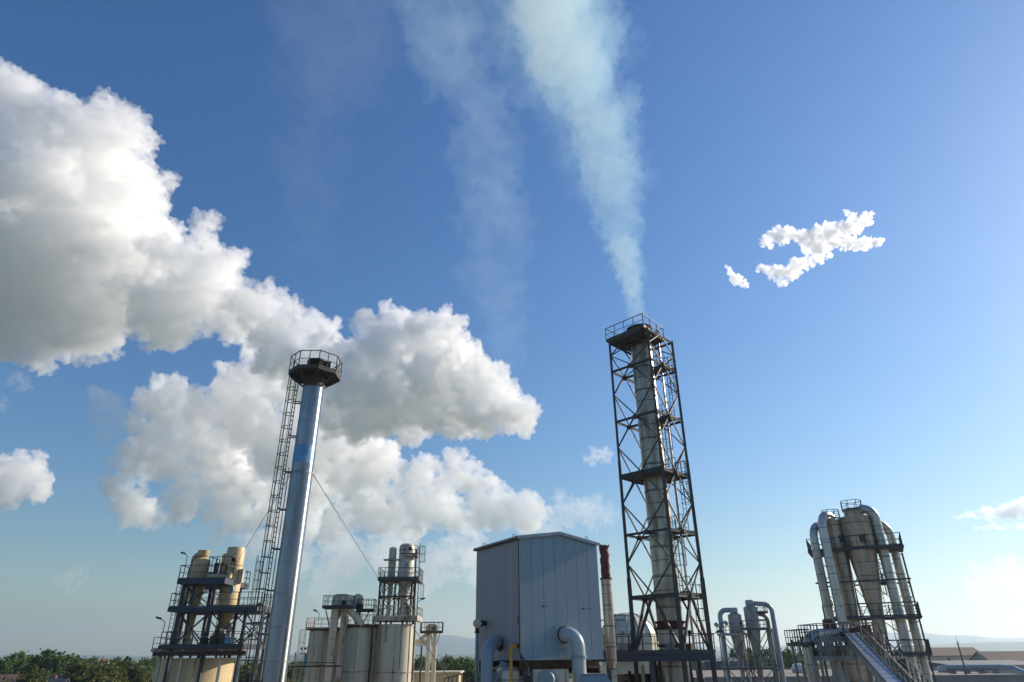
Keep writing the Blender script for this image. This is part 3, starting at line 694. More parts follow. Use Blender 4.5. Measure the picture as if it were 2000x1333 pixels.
# ================================================================ MIDDLE GROUP
def mid_group():
    Y = 82.0; s = S_(Y)
    # tall right silo carrying the cyclone tower
    X = X_(770, 1290, Y); R = 36*s; zt = zat(X, Y-R, 1219)
    r = root('storage_silo', (X, Y, 0), 'tall cream silo standing under the twin cyclone tower', 'silo', 'cream silos in a row')
    b = silo_body(r, X, Y, R, zt, 'pale', 7, (zat(X, Y, 1313),), s0=.35)
    for px in (753, 783):
        q = at(px, 1250, Y-R-.1); MB().tube((q.x, q.y, zat(q.x, q.y, 1255 if px < 760 else 1310)), (q.x, q.y, zt), .05, 8).build('conduit', M['dark'], r)
    sq = [(X-R-.3, Y-R-.3), (X+R+.6, Y-R-.3), (X+R+.6, Y+R), (X-R-.3, Y+R)]
    zd = zt+.75
    t = root('cyclone_tower', (X, Y, 0), 'slim dark steel tower with twin cream cyclones on top of the tall silo', 'cyclone tower')
    deck(t, sq, zd, .42, 'palerust', rmt='pale', h=1.15, w=.06, sp=.9)
    for k in range(6):
        a = 2*math.pi*k/6; MB().beam((X+R*.9*math.cos(a), Y+R*.9*math.sin(a), zt-.1), (X+R*.9*math.cos(a), Y+R*.9*math.sin(a), zd-.3), .2).build('deck_post', M['rust'], t)
    z1 = zat(X, Y-2, 1131); zm = zat(X, Y-2, 1165)
    h = 1.75; xs = (X-R+.15, X-.15, X+R-.35); ys = (Y-1.6, Y+1.4)
    P = {}
    for i, x in enumerate(xs):
        for j, y in enumerate(ys):
            P[i, j] = (x, y); MB().beam((x, y, zd), (x, y, z1), .19).build('leg', M['dark'], t)
    for z_ in (zm,):
        for (a, b2) in (((0,0),(1,0)), ((1,0),(2,0)), ((0,1),(1,1)), ((1,1),(2,1)), ((0,0),(0,1)), ((2,0),(2,1))):
            MB().beam((*P[a], z_), (*P[b2], z_), .18).build('beam', M['rust'], t)
    for (za, zb) in ((zd, zm), (zm, z1)):
        for (a, b2) in (((0,0),(1,0)), ((1,0),(2,0)), ((0,1),(1,1)), ((1,1),(2,1)), ((0,0),(0,1)), ((2,0),(2,1))):
            braces(t, P[a], P[b2], za, zb, .07, 'dark', 'X')
    deck(t, [(X-R-.1, Y-2.1), (X+R+.5, Y-2.1), (X+R+.5, Y+1.8), (X-R-.1, Y+1.8)], z1+.1, .28, 'dark', rmt='dark', h=1.15, w=.055, sp=.8)
    # big and small cyclone
    Xb, Yb = X_(793, 1130, Y-.3), Y-.3; Xb = X+.75; Rb = .92
    f = lambda py: zat(Xb, Yb, py)
    c = vlathe(t, Xb, Yb, ((1207, .55), (1190, .5), (1180, .42), (1162, .5), (1134, Rb+.02), (1128, Rb), (1070, Rb), (1065, .8), (1062, .45)), 'pale', 'cyclone')
    for py in (1112, 1075): MB().lathe((Xb, Yb, f(py)), [(-.03, Rb), (-.02, Rb+.04), (.02, Rb+.04), (.03, Rb)], 36, False).build('hoop_band', M['palerust'], c)
    q = V3((Xb+.25, Yb-Rb+.02, f(1105))); MB().path([q+V3((0,.3,0)), q+V3((0,-.06,0))], .24, 24).build('manhole', M['dial'], c)
    q = V3((Xb+.45, Yb-Rb*.85, f(1074))); MB().path([q+V3((0,.3,0)), q+V3((0,-.08,0))], .22, 24).build('nozzle', M['black'], c)
    MB().path([(Xb+.2, Yb, f(1178)), (Xb+.75, Yb-.2, f(1192)), (Xb+.75, Yb-.2, f(1205))], .3, 14).build('outlet_leg', M['palerust'], c)
    Xs = X-.95; Rs = .45
    g2 = lambda py: zat(Xs, Yb, py)
    c2 = vlathe(t, Xs, Yb, ((1208, .3), (1145, .28), (1136, .42), (1130, Rs), (1074, Rs), (1070, .38)), 'pale', 'cyclone')
    for py in (1092, 1124): MB().lathe((Xs, Yb, g2(py)), [(-.03, Rs), (-.02, Rs+.04), (.02, Rs+.04), (.03, Rs)], 28, False).build('hoop_band', M['palerust'], c2)
    zz = f(1086); deck(t, [(Xb-.6, Yb-1.5), (Xb+1.5, Yb-1.5), (Xb+1.5, Yb+.6), (Xb+.9, Yb+.6)], zz, .2, 'palerust', rmt='dark', h=1.0, w=.045, sp=.6)
    zz = g2(1094); MB().prism([(Xs-.9, Yb-.95), (Xs+1.2, Yb-.95), (Xs+1.2, Yb-.3), (Xs-.9, Yb-.3)], zz-.15, zz).build('catwalk', M['palerust'], t)
    MB().beam((X+R-.1, Yb-.8, zd), (X+R-.1, Yb-.8, f(1075)), .16).build('post', M['rust'], t)
    ladder(t, X+R+.3, Yb-.6, z1, f(1078), 0, True, .45, 'dark', .35, .045, .9)
    ladder(t, X+R+.3, Yb-.4, zd, z1, 0, True, .45, 'dark', .35, .045, 1.6)
    ladder(t, X-R+.35, ys[0]-.1, zd, z1, -1.5, False, .45, 'dark', .35, .045)
    floodlight(t, X+R+.5, Y-R-.2, zd+.6, -.4)
    MB().beam((X+R+.3, Y-R+.3, 0), (X+R+.3, Y-R+.3, zd), .24).build('leg', M['palerust'], t)
    MB().beam((X-R-.25, Y-R+.2, 0), (X-R-.25, Y-R+.2, zd), .2).build('leg', M['rust'], t)
    # other silos
    def silo(px, w_, yt, Yy, lab, strips=7, bands=(), conv=None):
        Xc = X_(px, 1290, Yy); Rr = w_/2*S_(Yy); z_ = zat(Xc, Yy-Rr, yt)
        q = root('storage_silo', (Xc, Yy, 0), lab, 'silo', 'cream silos in a row')
        silo_body(q, Xc, Yy, Rr, z_, 'pale', strips, [zat(Xc, Yy, b_) for b_ in bands], dome=.3)
        return Xc, Rr, z_, q
    A = silo(702, 66, 1226, Y, 'cream silo in the middle of the row, left of the cyclone tower silo', 7, (1312,))
    rp_ = [(A[0]-A[1]-.1, Y-A[1]-.1), (A[0]+A[1], Y-A[1]-.1), (A[0]+A[1], Y+A[1]*.5), (A[0]-A[1]-.1, Y+A[1]*.5)]
    railing(A[3], [V3((*p, A[2]+.25)) for p in rp_], True, 1.1, .06, .8, 'palerust'); MB().prism(rp_, A[2]+.05, A[2]+.25).build('roof_deck', M['rust'], A[3])
    B = silo(662, 30, 1232, Y+2, 'narrow cream silo squeezed in behind the grain elevator legs', 5, (1300,))
    D = silo(619, 38, 1232, Y, 'rust streaked cream silo at the left end of the row', 6, (1300,))
    rp_ = [(D[0]-D[1]-.2, Y-D[1]-.1), (B[0]+B[1], Y-D[1]-.1), (B[0]+B[1], Y+2), (D[0]-D[1]-.2, Y+2)]
    MB().prism(rp_, D[2]+.05, D[2]+.22).build('roof_deck', M['rust'], D[3]); railing(D[3], [V3((*p, D[2]+.22)) for p in rp_], True, 1.1, .055, .8, 'palerust')
    ladder(D[3], D[0]-D[1]-.4, Y-.6, 0, D[2]+.2, math.pi, True, .5, 'pale', .4, .05, 1.3)
    ladder(A[3], A[0]+A[1]+.15, Y-A[1]+.1, 0, A[2]+.2, -1.3, True, .5, 'palerust', .4, .05, 1.3)
    floodlight(D[3], D[0], Y-1.2, D[2]+.9, 2.5)
    # grain elevator: two legs with head, platform, chutes
    e = root('bucket_elevator', (A[0]-3, Y-2.4, 0), 'cream bucket elevator with twin legs, hooded head and railed platform above the silos', 'grain elevator')
    Ye = Y-2.9; x1 = X_(645, 1290, Ye); x2 = X_(664, 1290, Ye)
    zh = zat(x1, Ye, 1186); zt3 = zat(x1, Ye, 1161)
    for x in (x1, x2):
        MB().box((x, Ye, zh/2+.3), (.78 if x == x1 else .6, .5, zh+.6)).build('leg', M['pale' if x == x1 else 'palerust'], e)
    z = zh-1.2
    while z > zh-9: MB().box((x1, Ye, z), (.84, .56, .07)).build('casing_flange', M['palerust'], e); z -= 2.1
    hd = MB(); n = 14; cx = (x1+x2)/2+.1; w_ = 1.05; hh = zt3-zh
    pr = [(-w_, 0), (w_, 0), (w_, hh*.55)]+[(w_*.62*math.cos(a)+w_*.38*(1 if math.cos(a) > 0 else -1), hh*.55+hh*.45*math.sin(a)) for a in [math.pi*i/10 for i in range(1, 10)]]+[(-w_, hh*.55)]
    k = len(pr); vs = [(cx+p[0], Ye-.42, zh+p[1]) for p in pr]+[(cx+p[0], Ye+.42, zh+p[1]) for p in pr]
    hd.add(vs, [tuple(range(k)), tuple(range(2*k-1, k-1, -1))]+[(i, k+i, k+(i+1) % k, (i+1) % k) for i in range(k)]).build('elevator_head', M['pale'], e)
    MB().box((cx+.4, Ye-.5, zh+hh*.3), (.5, .2, .5)).build('drive_box', M['rust'], e)
    deck(e, [(cx-1.9, Ye-1.0), (cx+1.3, Ye-1.0), (cx+1.3, Ye+.9), (cx-1.9, Ye+.9)], zh-.0, .2, 'rust', rmt='dark', h=1.15, w=.055, sp=.6)
    MB().beam((cx-1.1, Ye-.2, zh-2.0), (cx-1.7, Ye-.2, zh-.2), .1).build('platform_strut', M['bluegrey'], e)
    MB().beam((cx+.7, Ye+.3, zh-.1), (cx+2.3, Ye+1.2, A[2]+.3), .65, .6).build('chute', M['pale'], e)
    MB().beam((cx-.0, Ye+.3, zh-.4), (cx-1.3, Ye+1.4, D[2]+.6), .4).build('chute', M['pale'], e)
    e2 = root('conveyor_head', (A[0]+.6, Y, 0), 'small cream conveyor head with rusty drum and side platform behind the elevator', 'conveyor')
    cx2 = X_(699, 1200, Y); z_ = zat(cx2, Y, 1192); z5 = zat(cx2, Y, 1170)
    MB().box((cx2-.1, Y, (z_+z5)/2+.1), (1.25, .9, z5-z_)).tube((cx2-.1, Y-.46, z5-.1), (cx2-.1, Y+.46, z5-.1), .62, 24).build('head_casing', M['pale'], e2)
    MB().tube((cx2+.25, Y-.9, z_+.3), (cx2+.25, Y-.4, z_+.3), .42, 20).build('drive_drum', M['rust'], e2)
    deck(e2, [(cx2+.1, Y-1.2), (cx2+2.0, Y-1.2), (cx2+2.0, Y+.6), (cx2+.1, Y+.6)], z_-.05, .16, 'rust', rmt='dark', h=1.15, w=.055, sp=.6)
    MB().box((cx2+.05, Y-.1, (z_+A[2])/2), (.55, .5, z_-A[2])).build('leg', M['palerust'], e2)
    MB().beam((cx2+1.5, Y-1.0, z_-.2), (cx2+.8, Y-1.0, A[2]+.3), .12).build('strut', M['rust'], e2)
    # cross walkway in front of the silos
    wz = zat(D[0], Y-3, 1302)
    k_ = root('pipe_rack', (D[0], Y-3.1, 0), 'rusty pipe rack crossing in front of the cream silos', 'pipe rack')
    MB().beam((D[0]-2.4, Y-3.1, wz), (A[0]-1.2, Y-3.1, wz), .14, .14).beam((D[0]-2.0, Y-3.15, wz+.35), (A[0]-2.0, Y-3.15, wz+.35), .08).build('rail', M['rust'], k_)
    for x in (D[0]-1.6, D[0]+.9, D[0]+2.9, A[0]-1.6): MB().beam((x, Y-3.0, 0), (x, Y-3.0, wz+1.4), .13).build('post', M['palerust'], k_)
    for x in (D[0]+.3, A[0]-2.4):
        q = MB(); q.beam((x-.6, Y-3.2, wz+.5), (x-.6, Y-3.2, wz+2.0), .05); q.beam((x+.6, Y-3.2, wz+.5), (x+.6, Y-3.2, wz+2.0), .05)
        q.beam((x-.6, Y-3.2, wz+2.0), (x+.6, Y-3.2, wz+2.0), .05); q.box((x, Y-3.15, wz+1.3), (.3, .2, .7)).build('control_panel', M['palerust'], k_)
    # blue floodlight mast
    Yl = 86.0; xl = X_(596, 1300, Yl); zl_ = zat(xl, Yl, 1276)
    l = root('floodlight_mast', (xl, Yl, 0), 'light blue floodlight mast left of the cream silos', 'floodlight mast')
    MB().tube((xl, Yl, 0), (xl, Yl, zat(xl, Yl, 1304)), .13, 10).build('pole', M['grey'], l); MB().tube((xl, Yl, zat(xl, Yl, 1304)), (xl, Yl, zl_), .24, 12).build('sleeve', M['lightblue'], l)
    MB().prism([(xl-.8, Yl-.4), (xl+.8, Yl-.4), (xl+.8, Yl+.4), (xl-.8, Yl+.4)], zl_-.1, zl_).build('lamp_platform', M['lightblue'], l)
    for dx in (-.65, -.2, .3, .65): MB().beam((xl+dx, Yl, zl_), (xl+dx, Yl, zl_+.35), .05).box((xl+dx, Yl, zl_+.5), (.3, .15, .26), dx).build('lamp_head', M['dark'], l)
    # elevator to the right of the silos
    Yr = 88.0; xa, xb2 = X_(835, 1300, Yr), X_(847, 1300, Yr); zb = zat(xa, Yr, 1235); zt4 = zat(xa, Yr, 1219)
    r = root('bucket_elevator', (xa, Yr, 0), 'small cream bucket elevator with two thin legs and a bridge, right of the silos', 'grain elevator')
    for x in (xa, xb2): MB().box((x, Yr, zb/2), (.46, .4, zb)).build('leg', M['pale'], r)
    cx = (xa+xb2)/2; hd = MB(); w_ = .68; hh = zt4-zb
    pr = [(-w_, 0), (w_, 0), (w_, hh*.6)]+[(w_*.55*math.cos(a)+w_*.45*(1 if math.cos(a) > 0 else -1), hh*.6+hh*.4*math.sin(a)) for a in [math.pi*i/8 for i in range(1, 8)]]+[(-w_, hh*.6)]
    k = len(pr); vs = [(cx+p[0], Yr-.4, zb+p[1]) for p in pr]+[(cx+p[0], Yr+.4, zb+p[1]) for p in pr]
    hd.add(vs, [tuple(range(k)), tuple(range(2*k-1, k-1, -1))]+[(i, k+i, k+(i+1) % k, (i+1) % k) for i in range(k)]).build('elevator_head', M['pale'], r)
    MB().box((cx+.25, Yr-.45, zb+.4), (.3, .2, .35)).build('drive_box', M['rust'], r)
    deck(r, [(cx-1.4, Yr-.8), (cx+1.35, Yr-.8), (cx+1.35, Yr+.6), (cx-1.4, Yr+.6)], zb, .14, 'rust', rmt='dark', h=1.1, w=.05, sp=.5)
    MB().beam((cx-.4, Yr, zb-.1), (cx-1.5, Yr, zat(cx, Yr, 1250)), .4).build('chute', M['pale'], r)
    zbb = zat(cx, Yr, 1254)
    MB().beam((cx-.6, Yr, zbb), (cx-3.2, Yr, zbb), .7, .55).beam((cx-.6, Yr-.4, zbb-.4), (cx-3.2, Yr-.4, zbb-.4), .1, .12).build('bridge', M['pale'], r)
    for x in (cx-1.2, cx-2.5): MB().beam((x, Yr, zbb-.3), (x, Yr, 0), .2).build('post', M['bluegrey'], r)
    MB().beam((cx+1.0, Yr, zb-.1), (cx+.45, Yr, zb-1.9), .08).beam((cx-.1, Yr, zb-.1), (cx+.1, Yr, zb-1.6), .08).build('platform_strut', M['bluegrey'], r)
    # low shed roof and dark plate wall behind
    q = at(843, 1318, 96.0); r = root('low_shed', (q.x, q.y, 0), 'low beige shed with flat roof behind the thin legged elevator', 'shed')
    z9 = zat(q.x, q.y, 1316)
    MB().box((q.x, q.y+3, z9/2), (7.2, 6, z9)).build('wall', M['beige'], r); MB().box((q.x, q.y+3, z9+.12), (7.7, 6.6, .2)).build('roof', M['pale'], r)
    # sloping handrail in front at the bottom
    a = at(868, 1326, 48.0); b = at(921, 1312, 41.0); r = root('handrail', (a.x, a.y, 0), 'rusty sloping handrail climbing towards the clad box', 'railing')
    n = 6; m_ = MB(); m_.beam(a, b, .05); dn = V3((0,0,-.5)); m_.beam(a+dn, b+dn, .05)
    for i in range(n+1): p = a.lerp(b, i/n); m_.beam(p, p-V3((0,0,1.1)), .05)
    m_.build('rail', M['rust'], r); MB().beam(a-V3((0,0,1.15)), b-V3((0,0,1.15)), .7, .12).build('walkway', M['rust'], r)
    for t_ in (.2, .8): p = a.lerp(b, t_); MB().beam((p.x, p.y, 0), (p.x, p.y, p.z-1.2), .14).build('post', M['rust'], r)
mid_group()
# ================================================================ RIGHT GROUP: BIG CYCLONES
def right_group():
    Y = 62.0; ca = 0.30    # the frame is turned: its left end stands farther off
    u = V3((math.cos(-ca), math.sin(-ca), 0)); v = V3((math.sin(ca), math.cos(ca), 0))
    zU = zat(X_(1700, 1280, Y), Y, 1066)
    p = atz(1765, 1064, zU); q = atz(1577, 1077, zU)
    Rt = V3((p.x, p.y, 0)); Lt = V3((q.x, q.y, 0)); u = (Rt-Lt).normalized(); W = (Rt-Lt).length; v = V3((-u.y, u.x, 0))
    print('right group', Lt, Rt, W)
    r = root('cyclone_tower', ((Lt+Rt)*.5)[:], 'tall steel framework with large weathered cyclones and curved ducts at the right', 'cyclone tower')
    G = lambda a, b: Lt+u*(W*a)+v*b
    mz = lambda py, a=.9: zat(*G(a, 0).xy, py)
    zM = mz(1203); zB = mz(1277); zm1 = mz(1131); Dp = 4.6
    def dk(a0, a1, b0, b1, z, th=.28, rail=True, h=1.1):
        pts = [(*G(a0, b0).xy,), (*G(a1, b0).xy,), (*G(a1, b1).xy,), (*G(a0, b1).xy,)]
        return deck(r, pts, z, th, 'dark', rail, True, 'dark', h=h, w=.05, sp=.75)
    dk(0, 1, 0, Dp, zU, .14); dk(.03, 1, 0, Dp, zM, .14); dk(.62, 1.0, 0, Dp, zB, .16)
    cols = (.018, .40, .62, .985)
    for a in cols:
        for b in (.1, Dp-.1):
            if b < 1 and a in (.40, .62): continue
        g = G(a, b); MB().beam((g.x, g.y, 0), (g.x, g.y, zU-.2), .12).build('leg', M['dark'], r)
    for i in range(3):
        for b in (.12, Dp-.12):
            if b < 1: continue
            for z0, z1 in ((zM, zm1), (zm1, zU)): braces(r, G(cols[i], b).xy, G(cols[i+1], b).xy, z0, z1-.2, .07, 'dark', 'X')
            braces(r, G(cols[i], b).xy, G(cols[i+1], b).xy, zB, zM-.2, .08, 'dark', 'X')
    for z_ in (zm1,):
        for b in (.1, Dp-.1):
            a_, b_ = G(.018, b), G(.985, b); a_.z = b_.z = z_; MB().beam(a_, b_, .14).build('beam', M['dark'], r)
    for zc in (zU-4.6, zM-2.8):
        a_, b_ = G(.40, Dp-.2), G(.985, Dp-.2); a_.z = b_.z = zc; MB().beam(a_, b_, .09).build('beam', M['dark'], r)
    dk(.62, .80, Dp*.3, Dp, zm1, .12, True, 1.4)
    for i, (z0, z1) in enumerate(((zM, zm1), (zm1, zU))):
        g = G(.66+.07*i, Dp*.5); ladder(r, g.x, g.y, z0, z1, -1.2, True, .45, 'dark', .36, .045, .9)
    g = G(.72, Dp*.5); ladder(r, g.x, g.y, zB, zM, -1.2, True, .45, 'dark', .36, .045, .9)
    # cyclones
    def cyc(px, py, b, rows, R, cap=None):
        """px, py: image point on the axis; b: depth in the frame"""
        best = None
        for k in range(-50, 350):
            g = G(k/300, b); e = abs(at(px, py, g.y).x-g.x)
            if best is None or e < best[0]: best = (e, g)
        g = best[1]; c = vlathe(r, g.x, g.y, rows, 'cyc', 'cyclone', 44)
        return g, c
    gA, cA_ = cyc(1712, 1200, 1.4, ((1241, .52), (1201, .56), (1195, .62), (1066, 1.34), (1060, 1.38), (1015, 1.38), (1013, 1.44), (1011.5, 1.44), (1011, .9)), 1.38)
    fA = lambda py: zat(gA.x, gA.y, py)
    vlathe(cA_, gA.x, gA.y, ((1013, .82), (1000, .82), (997, .9), (996, .86)), 'cyc', 'outlet_head', 36)
    railing(cA_, [V3((gA.x-.95*math.cos(a), gA.y-.95*math.sin(a), fA(998))) for a in [math.pi*2*i/8 for i in range(8)]], True, .9, .045, .7)
    for k in range(7):
        a = math.pi*2*k/7; 
    MB().box((gA.x-.35, gA.y-1.36, fA(1056)), (.55, .12, .7)).build('inspection_door', M['dark'], cA_)
    gB, cB_ = cyc(1665, 1200, 1.5, ((1236, .5), (1200, .55), (1066, .85), (1058, .88), (1022, .88), (1020, .93), (1018.5, .93), (1018, .5)), .88)
    fB = lambda py: zat(gB.x, gB.y, py)
    railing(cB_, [V3((gB.x-.8*math.cos(a), gB.y-.8*math.sin(a), fB(1016))) for a in [math.pi*2*i/8 for i in range(8)]], True, .9, .045, .7)
    MB().box((gB.x+.1, gB.y-.86, fB(1056)), (.45, .12, .7)).build('inspection_door', M['dark'], cB_)
    # ducts: path given by image points at a fixed depth, then vertical
    def down(gx, top_pts, base_px, base_py, Yd, R, nm='duct', mt='galv', zend=0.0):
        x = X_(base_px, base_py, Yd); pts = top_pts(x, Yd); pts = pts+[V3((x, Yd, zend))]
        return MB().path(pts, R, 28).build(nm, M[mt], r)
    def over(src, x, Yd, zs, ztop, n=12):
        """from the cyclone head at src (height zs) up over and down at x"""
        a = V3((src.x, src.y, zs)); b = V3((x, Yd, zs)); mid = a.lerp(b, .5); out = [a, a.lerp(b, .18)]
        hv = (b-a)*.41; c = a+(b-a)*.59
        for i in range(0, n+1):
            th = math.pi*i/n; out.append(c-hv*math.cos(th)+V3((0,0,(ztop-zs)*math.sin(th)**.8 if 0 < i < n else 0)))
        return out
    Yd = gA.y-1.2; xd = X_(1792, 1330, Yd); zs = fA(1003)
    a = V3((gA.x+.5, gA.y-.2, fA(1004))); zt_ = fA(998)
    b = V3((xd, Yd, 0)); hv = (b-V3((a.x, a.y, 0)))
    def elbow(a, x, Yd, rise, drop, R, zend, nm='duct', mt='galv', n=14, pw=1.0):
        """duct leaving a, arching over by `rise` and turning straight down at (x, Yd)"""
        pts = [a]; hv = V3((x-a.x, Yd-a.y, 0))
        L = hv.length; re = min(L*.72, 1.25)
        s0 = 1-re/L; pts.append(a+hv*s0*.5+V3((0,0,rise*.8))); top = a+hv*s0+V3((0,0,rise))
        for i in range(n+1):
            th = math.pi/2*i/n; pts.append(top+hv.normalized()*re*math.sin(th)+V3((0,0,-re*1.15*(1-math.cos(th)))))
        pts.append(V3((x, Yd, zend)))
        o = MB().path(pts, R, 28).build(nm, M[mt], r)
        f_ = MB(); z = pts[-2].z-1.0
        while z > 2: f_.lathe((x, Yd, z), [(-.03, R), (-.03, R+.035), (.03, R+.035), (.03, R)], 28, False); z -= 2.4
        f_.build('duct_seam', M['grey'], o); return o
    elbow(a, X_(1788, 1330, gA.y-.9), gA.y-.9, .35, 0, .44, 0)
    elbow(a+V3((.1,1.2,-.8)), X_(1812, 1330, gA.y+.8), gA.y+.8, .1, 0, .38, 0)
    q = V3((gB.x-.1, gB.y-.2, fB(1014)))
    elbow(q, X_(1651, 1240, gB.y-1.4), gB.y-1.4, .2, 0, .42, zB+1.5)
    elbow(q+V3((-.2,.9,-.7)), X_(1625, 1225, gB.y-.9), gB.y-.9, .0, 0, .37, zB+1.7)
    for px, py in ((1617, 1179), (1778, 1175)):
        g = G(.1 if px < 1700 else .93, -.45); c = at(px, py, g.y); m_ = MB()
        m_.path([c+V3((.42*math.cos(a), 0, .42*math.sin(a))) for a in [2*math.pi*i/20 for i in range(20)]], .05, 6, closed=True)
        for i in range(3): a = math.pi*i/3; d = V3((.4*math.cos(a), 0, .4*math.sin(a))); m_.beam(c-d, c+d, .05)
        m_.tube(c-V3((0,.05,0)), c+V3((0,.5,0)), .07, 8).build('hand_wheel', M['grey'], r)
    return r, G, zU, zM, zB, gA, gB
RG = right_group()
def lower_right():
    # gantry with covered conveyor sloping down towards the viewer's right
    a = at(1660, 1237, 53.0); b = at(1757, 1345, 40.0)
    r = root('inclined_conveyor', (b.x, b.y, 0), 'inclined conveyor gallery with shiny ribbed cover sloping down below the cyclones', 'conveyor')
    d = (b-a); L = d.length; dn = d.normalized(); side = dn.cross(V3((0,0,1))).normalized(); up = side.cross(dn)
    MB().beam(a-up*.35, b-up*.35, .78, .6).build('gallery_side', M['grey'], r)
    n = 15; 
    for i in range(n):
        p, q = a.lerp(b, (i+.05)/n), a.lerp(b, (i+.95)/n)
        MB().beam(p+up*.0, q+up*.0, .80, .06).build('cover_sheet', M['cover'], r)
    for s_ in (-1, 1): MB().beam(a+side*s_*.43+up*.03, b+side*s_*.43+up*.03, .06, .14).build('edge_rail', M['dark'], r)
    st = root('steel_stair', (b.x+.9, b.y, 0), 'narrow steel stair with handrails running beside the inclined conveyor', 'stair')
    off = -side*1.0 if side.x < 0 else side*1.0
    A, B = a+off+V3((0,.6,-.4)), b+off+V3((0,.6,-.6))
    sm = MB(); ud = V3((0,0,1))
    for o_ in (0, .75):
        w_ = off.normalized()*o_; sm.beam(A+w_, B+w_, .06, .22)
    sm.build('stringer', M['palerust'], st)
    tr = MB(); n = 34
    for i in range(n): p = A.lerp(B, i/n)+off.normalized()*.37; tr.beam(p-off.normalized()*.36, p+off.normalized()*.36, .24, .04)
    tr.build('stair_treads', M['grey'], st)
    for o_ in (0, .75):
        hr = MB(); w_ = off.normalized()*o_
        for i in range(13): p = A.lerp(B, i/12)+w_; hr.beam(p, p+ud*1.0, .045)
        hr.beam(A+w_+ud, B+w_+ud, .05); hr.beam(A+w_+ud*.5, B+w_+ud*.5, .035); hr.build('handrail', M['dark'], st)
    for t in (.35, .8): p = a.lerp(b, t); MB().beam((p.x, p.y, 0), (p.x, p.y, p.z-.5), .2).build('support_post', M['grey'], r)
    # bin tower with platforms to the left of the conveyor
    Y = 54.5; s = S_(Y); X = X_(1625, 1290, Y)
    r = root('bin_tower', (X, Y, 0), 'grey service tower with railed platforms, bins and a rusty red chute below the cyclones', 'service tower')
    z1, z2, z3 = zat(X, Y-2, 1247), zat(X, Y-2, 1258), zat(X, Y-2, 1285)
    def rect(x0, x1, y0, y1): return [(x0, y0), (x1, y0), (x1, y1), (x0, y1)]
    xa, xb, xc = X_(1583, 1280, Y-2), X_(1648, 1280, Y-2), X_(1672, 1280, Y-2)
    deck(r, rect(X_(1600, 1247, Y-2), X_(1668, 1247, Y-2), Y-1.9, Y+1.6), z1, .16, 'grey', rmt='grey', h=1.0, w=.055, sp=.55)
    deck(r, rect(X_(1566, 1258, Y-2), X_(1586, 1258, Y-2), Y-2, Y+1), z2, .12, 'dark', rmt='dark', h=1.0, w=.05, sp=.5)
    deck(r, rect(xa+.2, xc, Y-2.2, Y+1.8), z3, .2, 'grey', rmt='grey', h=1.1, w=.055, sp=.5)
    for x in (xa+.15, xa+.7, (xa+xb)/2+.3, xb, xc):
        for y in (Y-1.9, Y+1.5): MB().beam((x, y, 0), (x, y, z1), .15).build('leg', M['grey'], r)
    for (x0, x1) in ((xa+.7, (xa+xb)/2+.3), ((xa+xb)/2+.3, xb)):
        braces(r, (x0, Y-1.92), (x1, Y-1.92), 12, z3-.2, .12, 'grey', '/'); braces(r, (x0, Y-1.92), (x1, Y-1.92), z3, z1-.1, .06, 'grey', 'X')
    # domed duct on the left
    c = at(1598, 1245, Y-.9); MB().path(poly([(xa+.28, Y-1.2, 0), (xa+.28, Y-1.2, c.z+.1), (c.x+2.6, Y-.6, c.z+.3)], 1.1, 8), .42, 26).build('elbow_duct', M['cyc'], r)
    q = at(1622, 1227, Y-.8); m_ = MB()
    m_.add([(q.x-.35, q.y-.3, q.z-.55), (q.x+.55, q.y-.3, q.z-.55), (q.x+.1, q.y-.3, q.z+.6), (q.x-.35, q.y-.3, q.z+.6), (q.x-.35, q.y+.4, q.z-.55), (q.x+.55, q.y+.4, q.z-.55), (q.x+.1, q.y+.4, q.z+.6), (q.x-.35, q.y+.4, q.z+.6)], [(0,1,2,3),(7,6,5,4),(4,5,1,0),(5,6,2,1),(6,7,3,2),(7,4,0,3)])
    m_.build('red_chute', M['redrust'], r, smooth=False)
    MB().beam((q.x+.6, q.y, q.z-.5), (q.x+2.0, q.y, q.z-.1), .5, .4).build('screw_conveyor', M['rust'], r)
    for i, (px, py, w_, h_, mt_) in enumerate(((1614, 1275, .9, .9, 'pale'), (1636, 1277, .8, 1.1, 'palerust'), (1655, 1272, .9, .8, 'grey'), (1602, 1275, .5, .7, 'dark'), (1650, 1243, .8, .6, 'rust'))):
        g = at(px, py, Y-1.0+.3*(i % 2)); MB().box((g.x, g.y, g.z), (w_, .7, h_), .2).tube((g.x, g.y-.1, g.z+h_/2), (g.x, g.y-.1, g.z+h_/2+.35), .1, 10).build('motor', M[mt_], r)
    for px, rr_ in ((1634, .42), (1655, .33)):
        g = at(px, 1300, Y+.4); MB().lathe((g.x, g.y, 0), [(0, rr_), (z3-.3, rr_)], 24).build('down_pipe', M['greypaint'], r)
    # hopper
    g = at(1668, 1300, Y+.8); MB().lathe((g.x, g.y, 0), [(10, .35), (z3-3.2, .4), (z3-.9, 1.5), (z3-.2, 1.5)], 28).build('hopper', M['cyc'], r)
    # platforms to the right of the conveyor
    Y2 = 57.0; r = root('service_platform', (X_(1710, 1290, Y2), Y2, 0), 'rusty service platforms stacked between the conveyor stair and the tall ducts', 'platform')
    for (p0, p1, py, dy) in ((1672, 1722, 1243, 0), (1690, 1735, 1262, .4), (1700, 1738, 1290, -.4)):
        zz = zat(X_(p0, py, Y2), Y2, py); deck(r, rect(X_(p0, py, Y2+dy), X_(p1, py, Y2+dy), Y2+dy, Y2+dy+2.2), zz, .14, 'palerust', rmt='palerust', h=1.0, w=.05, sp=.5)
    for px in (1676, 1706, 1732): x = X_(px, 1280, Y2); MB().beam((x, Y2+.8, 0), (x, Y2+.8, zat(x, Y2, 1243 if px < 1720 else 1262)), .14).build('leg', M['grey'], r)
